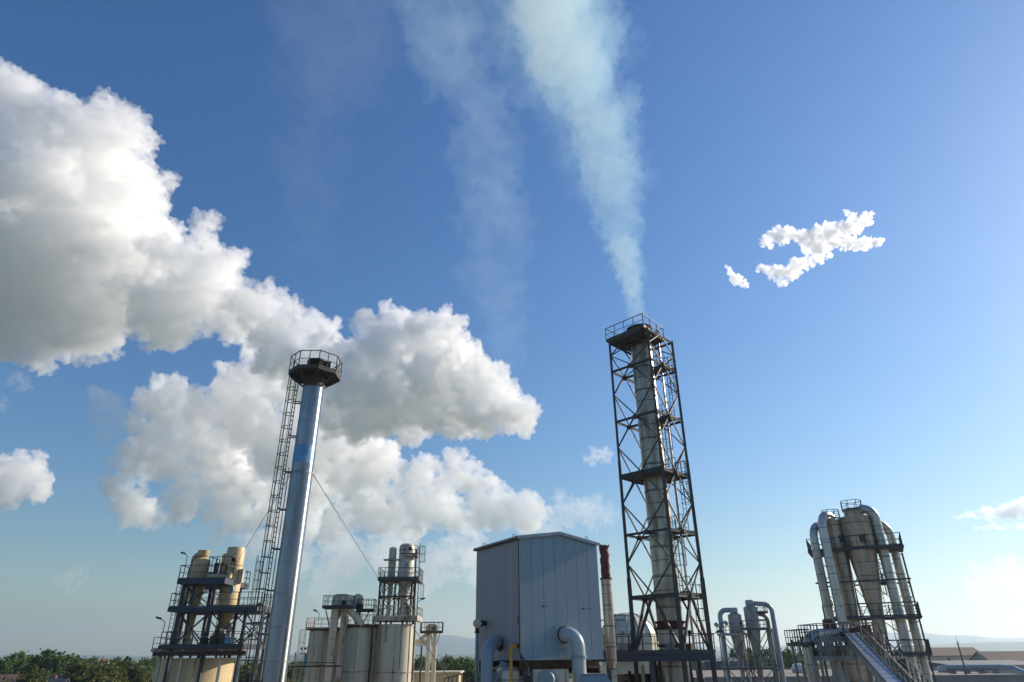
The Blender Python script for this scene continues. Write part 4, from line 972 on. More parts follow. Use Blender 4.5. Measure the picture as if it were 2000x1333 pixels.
    for i, (px, py) in enumerate(((1690, 1232), (1700, 1252), (1716, 1280), (1722, 1256))):
        g = at(px, py, Y2+1); MB().box((g.x, g.y, g.z), (.75, .6, .8+.2*(i % 2)), .2*i).tube((g.x+.2, g.y, g.z+.3), (g.x+.2, g.y, g.z+1.0), .1, 8).build('motor', M['grey' if i % 2 else 'rust'], r)
    # round tanks under the bottom deck
    for i, px in enumerate((1748, 1768)):
        x = X_(px, 1300, 65.0); rr_ = .95; r = root('pressure_tank', (x, 65.0, 0), ['dull green grey tank under the right deck, the left one of two', 'dull green grey tank under the right deck, the right one next to the tall ducts'][i], 'tank', 'tanks under the right deck')
        zt = zat(x, 65.0, 1288); MB().lathe((x, 65.0, 0), [(0, rr_), (zt-.4, rr_), (zt-.1, rr_*.75), (zt, .2)], 30).build('shell', M['grey'], r); MB().lathe((x, 65.0, zt-1.0), [(0, rr_+.003), (0, rr_+.05), (.12, rr_+.05), (.12, rr_+.003)], 30, False).build('band', M['rust'], r)
lower_right()
# ================================================================ SMALL GREY CYCLONE PAIR
def small_pair():
    Y = 108.0; s = S_(Y)
    r = root('cyclone_pair', (X_(1465, 1300, Y), Y, 0), 'pair of small grey cyclones with hooped pipes on a light braced frame', 'cyclone tower')
    def C1(px, py, rows, Yy):
        x = X_(px, py, Yy); return x, vlathe(r, x, Yy, rows, 'grey', 'cyclone', 32)
    x1, c1_ = C1(1447, 1290, ((1333, .25), (1303, .32), (1290, .42), (1238, 1.0), (1202, 1.0), (1198, .55), (1197, .5)), Y)
    vlathe(c1_, x1, Y, ((1198, .42), (1196, .6), (1188, .62), (1187, .3)), 'greyblue', 'outlet_cap')
    x2, c2_ = C1(1481, 1290, ((1333, .35), (1303, .42), (1290, .55), (1268, .62), (1226, 1.02), (1187, 1.02), (1184, .6), (1183, .5)), Y)
    vlathe(c2_, x2, Y, ((1184, .45), (1182, .62), (1173, .62), (1172, .3)), 'greyblue', 'outlet_cap')
    z = zat(x1, Y, 1192)
    xp = X_(1418, 1290, Y); MB().path(poly([(x1-.3, Y, z), (xp, Y, z-.0), (xp, Y, 0)], 1.0), .36, 22).build('pipe', M['greyblue'], r)
    z = zat(x2, Y, 1178.5)
    xp2 = X_(1524, 1290, Y-.3); MB().path(poly([(x2+.3, Y, z), (xp2, Y-.3, z-.25), (xp2, Y-.3, 0)], 1.1), .34, 22).build('pipe', M['greyblue'], r)
    z = zat(x2, Y, 1199); xp3 = X_(1512, 1290, Y+.6)
    MB().path(poly([(x2+.6, Y+.4, z+.1), (xp3, Y+.6, z-.2), (xp3, Y+.6, 0)], 1.0), .32, 22).build('pipe', M['grey'], r)
    g = lambda px, Yy=Y-1.2: X_(px, 1290, Yy)
    zz1, zz2, zz3, zz4 = zat(x1, Y, 1239), zat(x2, Y, 1228), zat(x2, Y, 1304), zat(x2, Y, 1196)
    deck(r, [(g(1417), Y-1.3), (g(1468), Y-1.3), (g(1468), Y+1.3), (g(1417), Y+1.3)], zz1, .2, 'grey', rmt='grey', h=1.1, w=.06, sp=.6)
    deck(r, [(g(1462), Y-1.2), (g(1514), Y-1.2), (g(1514), Y+1.2), (g(1462), Y+1.2)], zz2, .22, 'dark', rmt='grey', h=1.1, w=.06, sp=.6)
    deck(r, [(g(1416), Y-1.2), (g(1515), Y-1.2), (g(1515), Y+1.2), (g(1416), Y+1.2)], zz3, .2, 'dark', rmt='grey', h=1.1, w=.06, sp=.6)
    deck(r, [(g(1492), Y-.9), (g(1517), Y-.9), (g(1517), Y+1.2), (g(1492), Y+1.2)], zz4, .22, 'redrust', rmt='grey', h=1.3, w=.05, sp=.4)
    z = zat(x2, Y, 1212); MB().beam((g(1480), Y-.8, z), (g(1510), Y-.8, z), .22).build('beam', M['redrust'], r)
    for px in (1420, 1465, 1469, 1518):
        for y in (Y-1.15, Y+1.15): MB().beam((g(px), y, 0), (g(px), y, zz2 if px > 1466 else zz1), .14).build('leg', M['rust' if px in (1465, 1469) else 'dark'], r)
    for (a, b, zt) in ((1420, 1465, zz1), (1469, 1518, zz2)):
        for y in (Y-1.15, Y+1.15): braces(r, (g(a), y), (g(b), y), zz3, zt-.2, .10, 'dark', 'X'); braces(r, (g(a), y), (g(b), y), zz3-4, zz3-.2, .10, 'dark', 'X')
    MB().path([(g(1409), Y-.5, zat(x1, Y, 1218)), (g(1413), Y-.4, zat(x1, Y, 1223))], .28, 12).build('nozzle', M['greyblue'], r)
    MB().path([(g(1427), Y-.9, zat(x1, Y, 1216)), (g(1432), Y-.6, zat(x1, Y, 1219))], .28, 12).build('nozzle', M['greyblue'], c1_)
    q = V3((x1+.5, Y-.9, zat(x1, Y, 1218))); MB().path([q+V3((0,.2,0)), q-V3((0,.05,0))], .2, 12).build('nozzle', M['black'], c1_)
    MB().tube((x1+.75, Y-1.0, zat(x1, Y, 1333)), (x1+.35, Y-1.0, zat(x1, Y, 1240)), .13, 10).build('pipe', M['pale'], r)
small_pair()
# ================================================================ GROUND, HILLS
def mat_ground():
    m_ = bpy.data.materials.new('fields'); m_.use_nodes = True; t = m_.node_tree; b = t.nodes['Principled BSDF']; b.inputs['Roughness'].default_value = .95
    tc = t.nodes.new('ShaderNodeTexCoord'); v = t.nodes.new('ShaderNodeTexVoronoi'); v.inputs['Scale'].default_value = .006; t.links.new(tc.outputs['Object'], v.inputs['Vector'])
    n = t.nodes.new('ShaderNodeTexNoise'); n.inputs['Scale'].default_value = .05; n.inputs['Detail'].default_value = 8; t.links.new(tc.outputs['Object'], n.inputs['Vector'])
    r = t.nodes.new('ShaderNodeValToRGB'); t.links.new(v.outputs['Color'], r.inputs[0]); e = r.color_ramp.elements
    e[0].color = (.055,.085,.025,1); e[1].color = (.22,.19,.09,1); x = e.new(.4); x.color = (.09,.12,.04,1); x = e.new(.7); x.color = (.15,.15,.06,1)
    mx = t.nodes.new('ShaderNodeMix'); mx.data_type = 'RGBA'; mx.blend_type = 'MULTIPLY'; mx.inputs[0].default_value = .6; t.links.new(r.outputs[0], mx.inputs[6]); t.links.new(n.outputs['Color'], mx.inputs[7])
    t.links.new(mx.outputs[2], b.inputs['Base Color']); return m_
tag(MB().add([(-9800,-9800,0),(9800,-9800,0),(9800,9800,0),(-9800,9800,0)], [(0,1,2,3)]).build('ground', mat_ground(), None, smooth=False), kind='structure')
yard = MB().add([(-110,-30,.02),(150,-30,.02),(150,260,.02),(-110,260,.02)], [(0,1,2,3)])
tag(yard.build('paved_yard', mat('concrete_paving', (.22,.21,.19), .9, 0, (.14,.13,.12), .3, 1, .2, 4), None, smooth=False), kind='structure')
def ridge(name, Y, prof, depth, seed, col, n=260):
    """hill range: prof gives (image column, rows above the flat horizon)"""
    vs = []; fs = []; rows = 9; k = Y*7.11e-4
    def hh(px):
        for (a, ha), (b, hb) in zip(prof, prof[1:]):
            if a <= px <= b: t = (px-a)/(b-a); t = t*t*(3-2*t); return ha+(hb-ha)*t
        return prof[0][1] if px < prof[0][0] else prof[-1][1]
    for i in range(n+1):
        px = -900+3900*i/n; x = (px-1000)*Y/1138.0; x = max(-9400, min(9400, (px-1000)*Y/F/.9))
        nz = noise.fractal(Vector((x*.0012, seed, 0)), 1, 2, 6)*1.6+noise.fractal(Vector((x*.006, seed, 3)), 1, 2, 4)*.6
        H = max(0, (hh(px)+nz)*k+16)
        for j in range(rows):
            t = j/(rows-1); y = Y-depth+2*depth*t; z = H*math.sin(math.pi*t)**1.2
            z += H*.12*noise.noise(Vector((x*.003, y*.003, seed)))*math.sin(math.pi*t)
            vs.append((x, y, max(z, -.5) if 0 < j < rows-1 else -.5))
    for i in range(n):
        for j in range(rows-1):
            a = i*rows+j; fs.append((a, a+rows, a+rows+1, a+1))
    return tag(MB().add(vs, fs).build(name, mat(name+'_cover', col, .95, 0, tuple(c*.6 for c in col), .004, 1, 0), None, ang=80), kind='structure')
ridge('hills', 4600, [(-900,3),(0,3),(320,2.5),(700,3),(1000,4),(1400,6),(1560,9),(1800,17),(1900,23),(2000,23),(3000,30)], 700, 3, (.06,.09,.035))
ridge('mountains', 8800, [(-900,4),(0,2),(250,8),(500,4),(760,8),(830,24),(885,38),(940,32),(1020,22),(1200,16),(1380,12),(1500,18),(1545,30),(1600,36),(1700,30),(1810,22),(1870,30),(1915,35),(1960,44),(2000,50),(2200,62),(3000,40)], 500, 9, (.07,.10,.05))
# ================================================================ TREES
def mat_leaf(name, a, b_):
    m_ = bpy.data.materials.new(name); m_.use_nodes = True; t = m_.node_tree; b = t.nodes['Principled BSDF']; b.inputs['Roughness'].default_value = .7; b.inputs['Specular IOR Level'].default_value = .2
    oi = t.nodes.new('ShaderNodeObjectInfo'); g = t.nodes.new('ShaderNodeNewGeometry'); n = t.nodes.new('ShaderNodeTexNoise'); n.inputs['Scale'].default_value = .45; n.inputs['Detail'].default_value = 5
    t.links.new(g.outputs['Position'], n.inputs['Vector']); ad = t.nodes.new('ShaderNodeMath'); ad.operation = 'MULTIPLY_ADD'; ad.inputs[1].default_value = .6; t.links.new(oi.outputs['Random'], ad.inputs[0])
    mr = t.nodes.new('ShaderNodeMapRange'); mr.inputs[1].default_value = .3; mr.inputs[2].default_value = .7; mr.inputs[3].default_value = -.15; mr.inputs[4].default_value = .55; t.links.new(n.outputs[0], mr.inputs[0]); t.links.new(mr.outputs[0], ad.inputs[2])
    mx = t.nodes.new('ShaderNodeMix'); mx.data_type = 'RGBA'; mx.inputs[6].default_value = (*a, 1); mx.inputs[7].default_value = (*b_, 1); t.links.new(ad.outputs[0], mx.inputs[0]); t.links.new(mx.outputs[2], b.inputs['Base Color'])
    tr = t.nodes.new('ShaderNodeBsdfTranslucent'); t.links.new(mx.outputs[2], tr.inputs[0]); ms = t.nodes.new('ShaderNodeMixShader'); ms.inputs[0].default_value = .3
    t.links.new(b.outputs[0], ms.inputs[1]); t.links.new(tr.outputs[0], ms.inputs[2]); t.links.new(ms.outputs[0], t.nodes['Material Output'].inputs[0]); return m_
M['leaf'] = mat_leaf('green_foliage', (.045,.085,.022), (.13,.19,.045)); M['leafo'] = mat_leaf('olive_foliage', (.065,.085,.022), (.19,.19,.045)); M['bark'] = mat('bark', (.09,.065,.045), .9, 0, scale=3)
def leafcloud(cl, n, size, rnd, fill=.45):
    """n small leaf faces spread through the lobes cl = (centre, radii)"""
    C_ = np.array([c for c, _ in cl]); R_ = np.array([r for _, r in cl]); w = R_.prod(1)**(2/3); idx = rnd.choice(len(cl), n, p=w/w.sum())
    d = rnd.normal(size=(n, 3)); d /= np.linalg.norm(d, axis=1)[:, None]; rad = (fill+(1-fill)*rnd.random(n))**.6
    # leaves gather round twig ends spread through the lobes
    p = C_[idx]+d*R_[idx]*rad[:, None]; m_ = max(8, n//28); tw = p[:m_]; p = tw[rnd.integers(0, m_, n)]+rnd.normal(size=(n, 3))*size*1.7
    a = rnd.normal(size=(n, 3)); a /= np.linalg.norm(a, axis=1)[:, None]; b = np.cross(a, rnd.normal(size=(n, 3))); b /= np.linalg.norm(b, axis=1)[:, None]
    s = (size*rnd.uniform(.6, 1.3, n))[:, None]; V = np.stack([p-a*s-b*s*.6, p+a*s-b*s*.6, p+a*s*.7+b*s*.6, p-a*s*.5+b*s*.7], 1).reshape(-1, 3)
    return V, np.arange(4*n).reshape(-1, 4)
def leafmesh(name, V, T, mt):
    me = bpy.data.meshes.new(name); me.vertices.add(len(V)); me.vertices.foreach_set('co', V.astype(np.float32).ravel()); n = len(T)
    me.loops.add(4*n); me.loops.foreach_set('vertex_index', T.ravel().astype(np.int32)); me.polygons.add(n); me.polygons.foreach_set('loop_start', np.arange(0, 4*n, 4, dtype=np.int32)); me.update(calc_edges=True)
    me.validate(); me.materials.append(mt); return me
def tree_proto(kind, h, w_, seed, mt):
    rnd = np.random.default_rng(seed); r = root('broadleaf_tree' if kind else 'tall_tree', (0,0,0), 'tree', 'tree')
    tk = MB(); th = h*.42; lean = rnd.uniform(-.3, .3, 2)
    tk.path([(0,0,0), (lean[0]*.3, lean[1]*.3, th*.5), (lean[0], lean[1], th), (lean[0]*1.2, lean[1]*1.2, h*.8)], [.38, .28, .2, .06], 8)
    cl = []; nb = 9 if kind else 7
    for i in range(nb):
        a = 2*math.pi*i/nb+rnd.uniform(-.3, .3); rr_ = w_*rnd.uniform(.35, .75); z = h*rnd.uniform(.45, .8)
        p = (lean[0]+rr_*math.cos(a), lean[1]+rr_*math.sin(a), z); q = w_*rnd.uniform(.3, .5); cl.append((p, (q, q, q*.85)))
        tk.path([(lean[0]*.8, lean[1]*.8, th*rnd.uniform(.6, 1.2)), p], [.11, .03], 5)
    cl.append(((lean[0], lean[1], h*.83), (w_*.45, w_*.45, h*.17))); cl.append(((lean[0], lean[1], h*.6), (w_*.6, w_*.6, h*.22)))
    tk.build('trunk', M['bark'], r); V, T = leafcloud(cl, 11000, .24, rnd); me = leafmesh('crown', V, T, mt)
    o = bpy.data.objects.new('crown', me); C.objects.link(o); o.parent = r; return r
PROT = [tree_proto(1, 16, 6.2, 1, M['leaf']), tree_proto(1, 14, 5.4, 2, M['leaf']), tree_proto(0, 18, 4.6, 3, M['leaf']), tree_proto(1, 13, 5.6, 4, M['leafo']), tree_proto(0, 15, 4.2, 5, M['leafo'])]
HT = [16, 14, 18, 13, 15]; used = set()
def tree(px, pt, Y, k, wsc=1.0, lab=None, grp=None):
    x = X_(px, 1290, Y); h = zat(x, Y, pt); sc = h/HT[k]*1.02
    o = PROT[k] if k not in used else copy_tree(PROT[k]); used.add(k)
    o.location = (x, Y, 0); o.scale = (sc*wsc, sc*wsc, sc); o.rotation_euler = (0, 0, (px*1.7) % 6.28); o['label'] = lab; o['category'] = 'tree'
    if grp: o['group'] = grp
    elif 'group' in o: del o['group']
    return o
named = [
 (6,1293,230,1,.9,'green tree cut by the left picture edge behind the houses'),
 (33,1277,250,0,.9,'tall dense green tree above the beige roofed house, second from the far left'),
 (58,1283,262,2,1.1,'rounded dark green tree between the two tallest trees on the left'),
 (98,1273,245,0,1.25,'widest and tallest rounded green tree left of the cream silo'),
 (122,1289,240,1,1.0,'mid green tree just right of the widest tree'),
 (146,1290,280,0,1.0,'dull green tree behind the olive tree beside the red roof'),
 (75,1311,180,3,.9,'low yellow green tree in front of the houses'),
 (155,1296,205,4,1.0,'tall olive brown tree left of the small red roof'),
 (213,1299,190,3,1.1,'dark olive tree right of the small red roof'),
 (240,1293,205,3,1.1,'bushy olive tree with lit top, nearest to the cream silo but one'),
 (262,1304,200,4,.9,'ragged olive tree beside the pink roof'),
 (285,1290,290,1,1.0,'green tree behind the pink roof by the silo'),
 (306,1284,330,2,1.0,'dark tree touching the left edge of the cream silo'),
 (180,1287,330,1,1.1,'pale green tree before the domed church'),
 (228,1287,360,1,.9,'green tree just right of the domed church'),
 (484,1296,170,4,1.0,'olive tree seen through the caged ladder of the steel chimney'),
 (506,1302,160,3,1.0,'low olive tree at the foot of the steel chimney ladder'),
 (590,1300,200,1,1.0,'green tree beside the blue floodlight mast'),
 (572,1306,220,3,1.0,'olive tree just right of the steel chimney foot'),
 (820,1287,210,1,.8,'green tree seen under the elevator bridge'),
 (873,1285,240,2,1.0,'dark green tree right of the thin legged elevator'),
 (897,1288,230,0,.9,'dense green tree left of the clad box'),
 (917,1291,220,1,.8,'small green tree touching the grey vent pipe'),
 (858,1296,200,1,.7,'low green tree between the elevator legs and the shed roof'),
 (1362,1272,260,2,.7,'slim dark tree seen through the right foot of the lattice tower'),
 (1438,1273,270,1,.9,'green tree behind the left small grey cyclone'),
 (1462,1270,280,0,.9,'green tree between the two small grey cyclones'),
 (1500,1271,260,0,1.0,'green tree behind the hooped pipes of the grey cyclones'),
 (1536,1272,240,1,1.0,'green tree just right of the small cyclone pair'),
 (1552,1284,210,1,.8,'small bright green tree before the bigger one by the small cyclones'),
 (1568,1279,250,1,.9,'green tree left of the grey service tower'),
]
for a in named: tree(*a[:5], lab=a[5])
rnd = random.Random(11)
for i in range(95):
    z_ = rnd.random(); Yt = rnd.uniform(420, 1250)
    reg = rnd.choice(((0,320,1281),(440,520,1288),(560,610,1286),(805,930,1284),(1350,1600,1277),(1545,1600,1278),(1800,2010,1279),(1800,2010,1281)))
    px = rnd.uniform(reg[0], reg[1]); hgt = rnd.uniform(9, 15); x = X_(px, 1290, Yt)
    k = rnd.choice((0,1,2,3,1,0)); o = copy_tree(PROT[k]); o.location = (x, Yt, 0); s_ = hgt/HT[k]; o.scale = (s_, s_, s_); o.rotation_euler = (0,0,rnd.uniform(0,6))
    o['label'] = 'distant green tree among the far town roofs'; o['category'] = 'tree'; o['group'] = 'distant trees over the plain'
# far woods that read as one mass
rg = np.random.default_rng(5); cl = []
for i in range(1500):
    Yt = 700+3000*rg.random()**1.5; px = rg.uniform(-60, 2060); x = (px-1000)*Yt/F/.9; h = rg.uniform(5, 12)
    if noise.noise(Vector((x*.004, Yt*.004, 1))) < -.05: continue
    q = rg.uniform(5, 13); cl.append(((x, Yt, h*.5), (q, q, h*.5)))
V, T = leafcloud(cl, 90000, 1.3, rg, .6); me = leafmesh('woods', V, T, M['leaf']); o = bpy.data.objects.new('woods', me); C.objects.link(o); tag(o, kind='stuff')
# ================================================================ HOUSES AND HALLS
M['tile'] = mat('roof_tiles', (.32,.12,.07), .8, 0, (.2,.08,.05), 1, 1, .2, 8); M['tilebrown'] = mat('brown_roof', (.16,.10,.075), .8, 0, (.1,.07,.05), 1, 1, .2, 8)
M['tilegrey'] = mat('grey_roof', (.13,.13,.135), .7, 0, (.09,.09,.09), 1, 1); M['render'] = mat('house_render', (.55,.49,.40), .8, 0, (.42,.37,.30), .5, .3); M['white'] = mat('white_render', (.72,.71,.68), .7, 0, (.6,.58,.55), .5, .3)
M['hall'] = mat('hall_panel', (.24,.235,.225), .6, 0, (.18,.175,.165), .25, .2); M['felt'] = mat('roof_felt', (.22,.19,.155), .85, 0, (.14,.13,.12), .12, 1); M['win'] = mat('window_glass', (.03,.04,.05), .15)
def house(px, py, Y, w_, d, rot, label, rm='tile', wm='render', grp=None, ch=True, hr=3.2):
    x = X_(px, 1290, Y); zt = zat(x, Y, py); ze = zt-hr; r = root('house', (x, Y, 0), label, 'house', grp)
    c, s_ = math.cos(rot), math.sin(rot); W = lambda a, b, z: (x+a*c-b*s_, Y+a*s_+b*c, z)
    MB().box((x, Y, ze/2), (w_, d, ze), rot).add([W(-w_/2,-d/2,ze), W(-w_/2,d/2,ze), W(-w_/2,0,zt-.1), W(w_/2,-d/2,ze), W(w_/2,d/2,ze), W(w_/2,0,zt-.1)], [(0,2,1),(3,4,5)]).build('wall', M[wm], r, smooth=False)
    o = .5; rf = MB()
    for sg in (-1, 1):
        e0, e1, p0, p1 = W(-w_/2-o, sg*(d/2+o), ze-.35), W(w_/2+o, sg*(d/2+o), ze-.35), W(-w_/2-o, 0, zt), W(w_/2+o, 0, zt); up = [(q[0], q[1], q[2]+.18) for q in (e0, e1, p1, p0)]
        rf.add([e0, e1, p1, p0]+up, [(0,1,2,3) if sg > 0 else (3,2,1,0), (7,6,5,4) if sg > 0 else (4,5,6,7), (0,4,5,1), (1,5,6,2), (2,6,7,3), (3,7,4,0)])
    ro = rf.build('roof', M[rm], r, smooth=False)
    if ch: q = W(w_*.2, d*.15, 0); MB().box((q[0], q[1], zt-.1), (.7, .7, 1.8), rot).build('chimney', M['tile'], ro)
    for i in range(3):
        q = W(-w_*.3+w_*.3*i, -d/2-.03, ze-1.8); MB().box(q, (1.1, .12, 1.3), rot).build('window', M['win'], r)
    return r
house(26, 1319, 205, 9, 7, .5, 'beige gabled house at the lower left corner', 'tilebrown'); house(52, 1322, 225, 12, 7, .1, 'grey roofed house behind the yellow green tree', 'tilegrey')
house(125, 1319, 215, 11, 8, -.4, 'brown red roofed house left of the olive tree', 'tilebrown'); house(93, 1327, 190, 12, 7, .1, 'low dark grey roofed house below the yellow green tree', 'tilegrey')
house(174, 1314, 235, 10, 9, .7, 'small house with bright red tiled roof between the olive trees'); house(309, 1316, 240, 9, 8, .4, 'pink red roofed house touching the cream silo')
x = X_(203, 1290, 640); r = root('church', (x, 640, 0), 'distant church with pinkish dome and white walls above the trees', 'church'); zc = zat(x, 640, 1284)
MB().box((x, 640, (zc-6)/2), (14, 10, zc-6)).build('wall', M['white'], r); MB().box((x+4, 639, (zc-3)/2), (3, 3, zc-3)).build('bell_tower', M['white'], r)
MB().lathe((x-1, 640, zc-7), [(0, 3.2), (2.5, 3.2), (4, 2.8), (5.6, 1.6), (6.6, .5), (8, .1)], 20).build('dome', M['tile'], r)
rnd = random.Random(5); cols = ['tile', 'tilebrown', 'tilegrey', 'tile', 'tilebrown']
for i in range(46):
    Yt = rnd.uniform(420, 1500); reg = rnd.choice(((150,320),(560,600),(810,930),(1380,1600),(1820,2010),(1820,2010),(1820,2010))); px = rnd.uniform(*reg); h = rnd.uniform(6, 9.5)
    x = X_(px, 1290, Yt); v = Vector((x, Yt, h-CH)); py = 666.5-F*v.dot(uu)/v.dot(fw)
    house(px, py, Yt, rnd.uniform(9, 20), rnd.uniform(7, 10), rnd.uniform(-.8, .8), 'small distant town house among the trees', rnd.choice(cols), rnd.choice(('render', 'white')), 'distant town houses', False, rnd.uniform(2, 3.2))
house(1835, 1266, 330, 34, 14, .05, 'long pale building with brown roof beside the right tall ducts', 'tilebrown', 'render', ch=False, hr=3)
house(1985, 1273, 300, 30, 16, .0, 'big dark red roofed building at the right picture edge', 'tilebrown', 'hall', ch=False, hr=4)
house(1950, 1278, 330, 18, 14, .2, 'maroon roofed building left of the biggest one at the right edge', 'tile', 'hall', ch=False, hr=4)
def hall(px0, px1, py, Y, dp, label, wm='hall', rm='felt', ph=3.0, pitch=0.0):
    x0, x1 = X_(px0, 1290, Y), X_(px1, 1290, Y); z = zat((x0+x1)/2, Y, py); r = root('factory_hall', ((x0+x1)/2, Y, 0), label, 'industrial building')
    MB().box(((x0+x1)/2, Y+dp/2, (z-.3)/2), (x1-x0, dp, z-.3)).build('wall', M[wm], r, smooth=False)
    o = MB(); zr = z+pitch; o.add([(x0,Y+.3,z-.28),(x1,Y+.3,z-.28),(x1,Y+dp/2,zr-.2),(x0,Y+dp/2,zr-.2),(x1,Y+dp,z-.28),(x0,Y+dp,z-.28),(x0,Y+.3,z-.5),(x1,Y+.3,z-.5),(x1,Y+dp,z-.5),(x0,Y+dp,z-.5)], [(0,1,2,3),(3,2,4,5),(1,0,6,7),(5,4,8,9),(0,3,5,9,6),(1,7,8,4,2)]); ro = o.build('roof', M[rm], r, smooth=False)
    MB().beam((x0, Y-.02, z-.15), (x1, Y-.02, z-.15), .3, .34).build('parapet', M[wm], r)
    n = int((x1-x0)/ph); w_ = MB()
    for i in range(1, n): w_.box((x0+(x1-x0)*i/n, Y-.05, z/2-.4), (.16, .1, z-.9))
    w_.build('panel_joint', M['grey'], r); return r, x0, x1, z
r, x0, x1, z = hall(1372, 2060, 1320, 122, 62, 'long grey panelled hall with flat roof along the lower right edge', 'hall', 'felt', 6.0)
for i, (px, py, w_, mt_) in enumerate(((1553, 1306, 2.0, 'white'), (1836, 1307, 1.5, 'greypaint'), (1848, 1304, 1.3, 'grey'), (1925, 1306, .9, 'white'), (1576, 1304, 1.2, 'grey'))):
    Yq = 150-3*i; x = X_(px, 1300, Yq); zz = zat(x, Yq, py); v_ = root('roof_ventilator', (x, Yq, z-.3), ['curved white roof ventilator on the long hall beside the small cyclones', 'pale hooded roof ventilator next to the tall ducts on the right', 'darker hooded roof ventilator behind the pale one', 'small white mushroom roof ventilator near the antenna mast', 'small grey roof ventilator beside the curved white one'][i], 'roof vent', 'ventilators on the hall roof')
    MB().tube((x, Yq, z-.3), (x, Yq, zz-.4), w_*.4, 16).build('vent_pipe', M['greyblue'], v_)
    MB().path([(x-w_*.1, Yq, zz-.5), (x, Yq, zz-.1), (x+w_*.35, Yq-.2, zz), (x+w_*.8, Yq-.3, zz-.45)], [w_*.42, w_*.5, w_*.5, w_*.45], 18).build('vent_hood', M[mt_], v_)
x = X_(1845, 1310, 138); p = root('roof_pipe', (x, 138, z-.3), 'fat dull blue duct lying along the hall roof to a bright elbow', 'duct'); xe = X_(1972, 1315, 138)
MB().path(poly([(x, 138, z+.75), (xe-2, 137.5, z+.75), (xe, 136.5, z+.5), (xe+1.2, 135.5, z-.3)], 1.0), .55, 18).build('duct_pipe', M['greyblue'], p)
for k in range(4): q = x+1.5+(xe-x-4)*k/3; MB().box((q, 138, z-.1), (.4, 1.5, .6)).build('saddle', M['grey'], p)
hall(1880, 2080, 1299, 205, 45, 'wide grey roofed hall with skylight strip at the right edge', 'render', 'tilegrey', 5, 1.2)
hall(1822, 1897, 1303, 215, 40, 'brown roofed low hall left of the antenna mast', 'render', 'felt', 5, 1.5)
hall(1375, 1470, 1292, 230, 40, 'dark blue green shed seen below the lattice tower foot', 'bluegrey', 'tilegrey', 5, 1.0)
hall(1500, 1600, 1299, 240, 60, 'pale brown flat hall behind the small cyclone pair', 'render', 'felt', 5, .6)
# antenna mast
Ym = 124; x = X_(1884, 1305, Ym); zt = zat(x, Ym, 1241); r = root('antenna_mast', (x, Ym, z-.3), 'thin dark antenna mast standing on the long hall roof', 'mast')
MB().tube((x, Ym, z-.3), (x, Ym, zat(x, Ym, 1253)), .14, 10, .09).build('pole', M['dark'], r); MB().tube((x, Ym, zat(x, Ym, 1253)), (x, Ym, zt), .035, 8, .015).build('whip', M['dark'], r)
MB().beam((x-.5, Ym, zat(x, Ym, 1258)), (x+.5, Ym, zat(x, Ym, 1258)), .05).build('cross_arm', M['dark'], r)
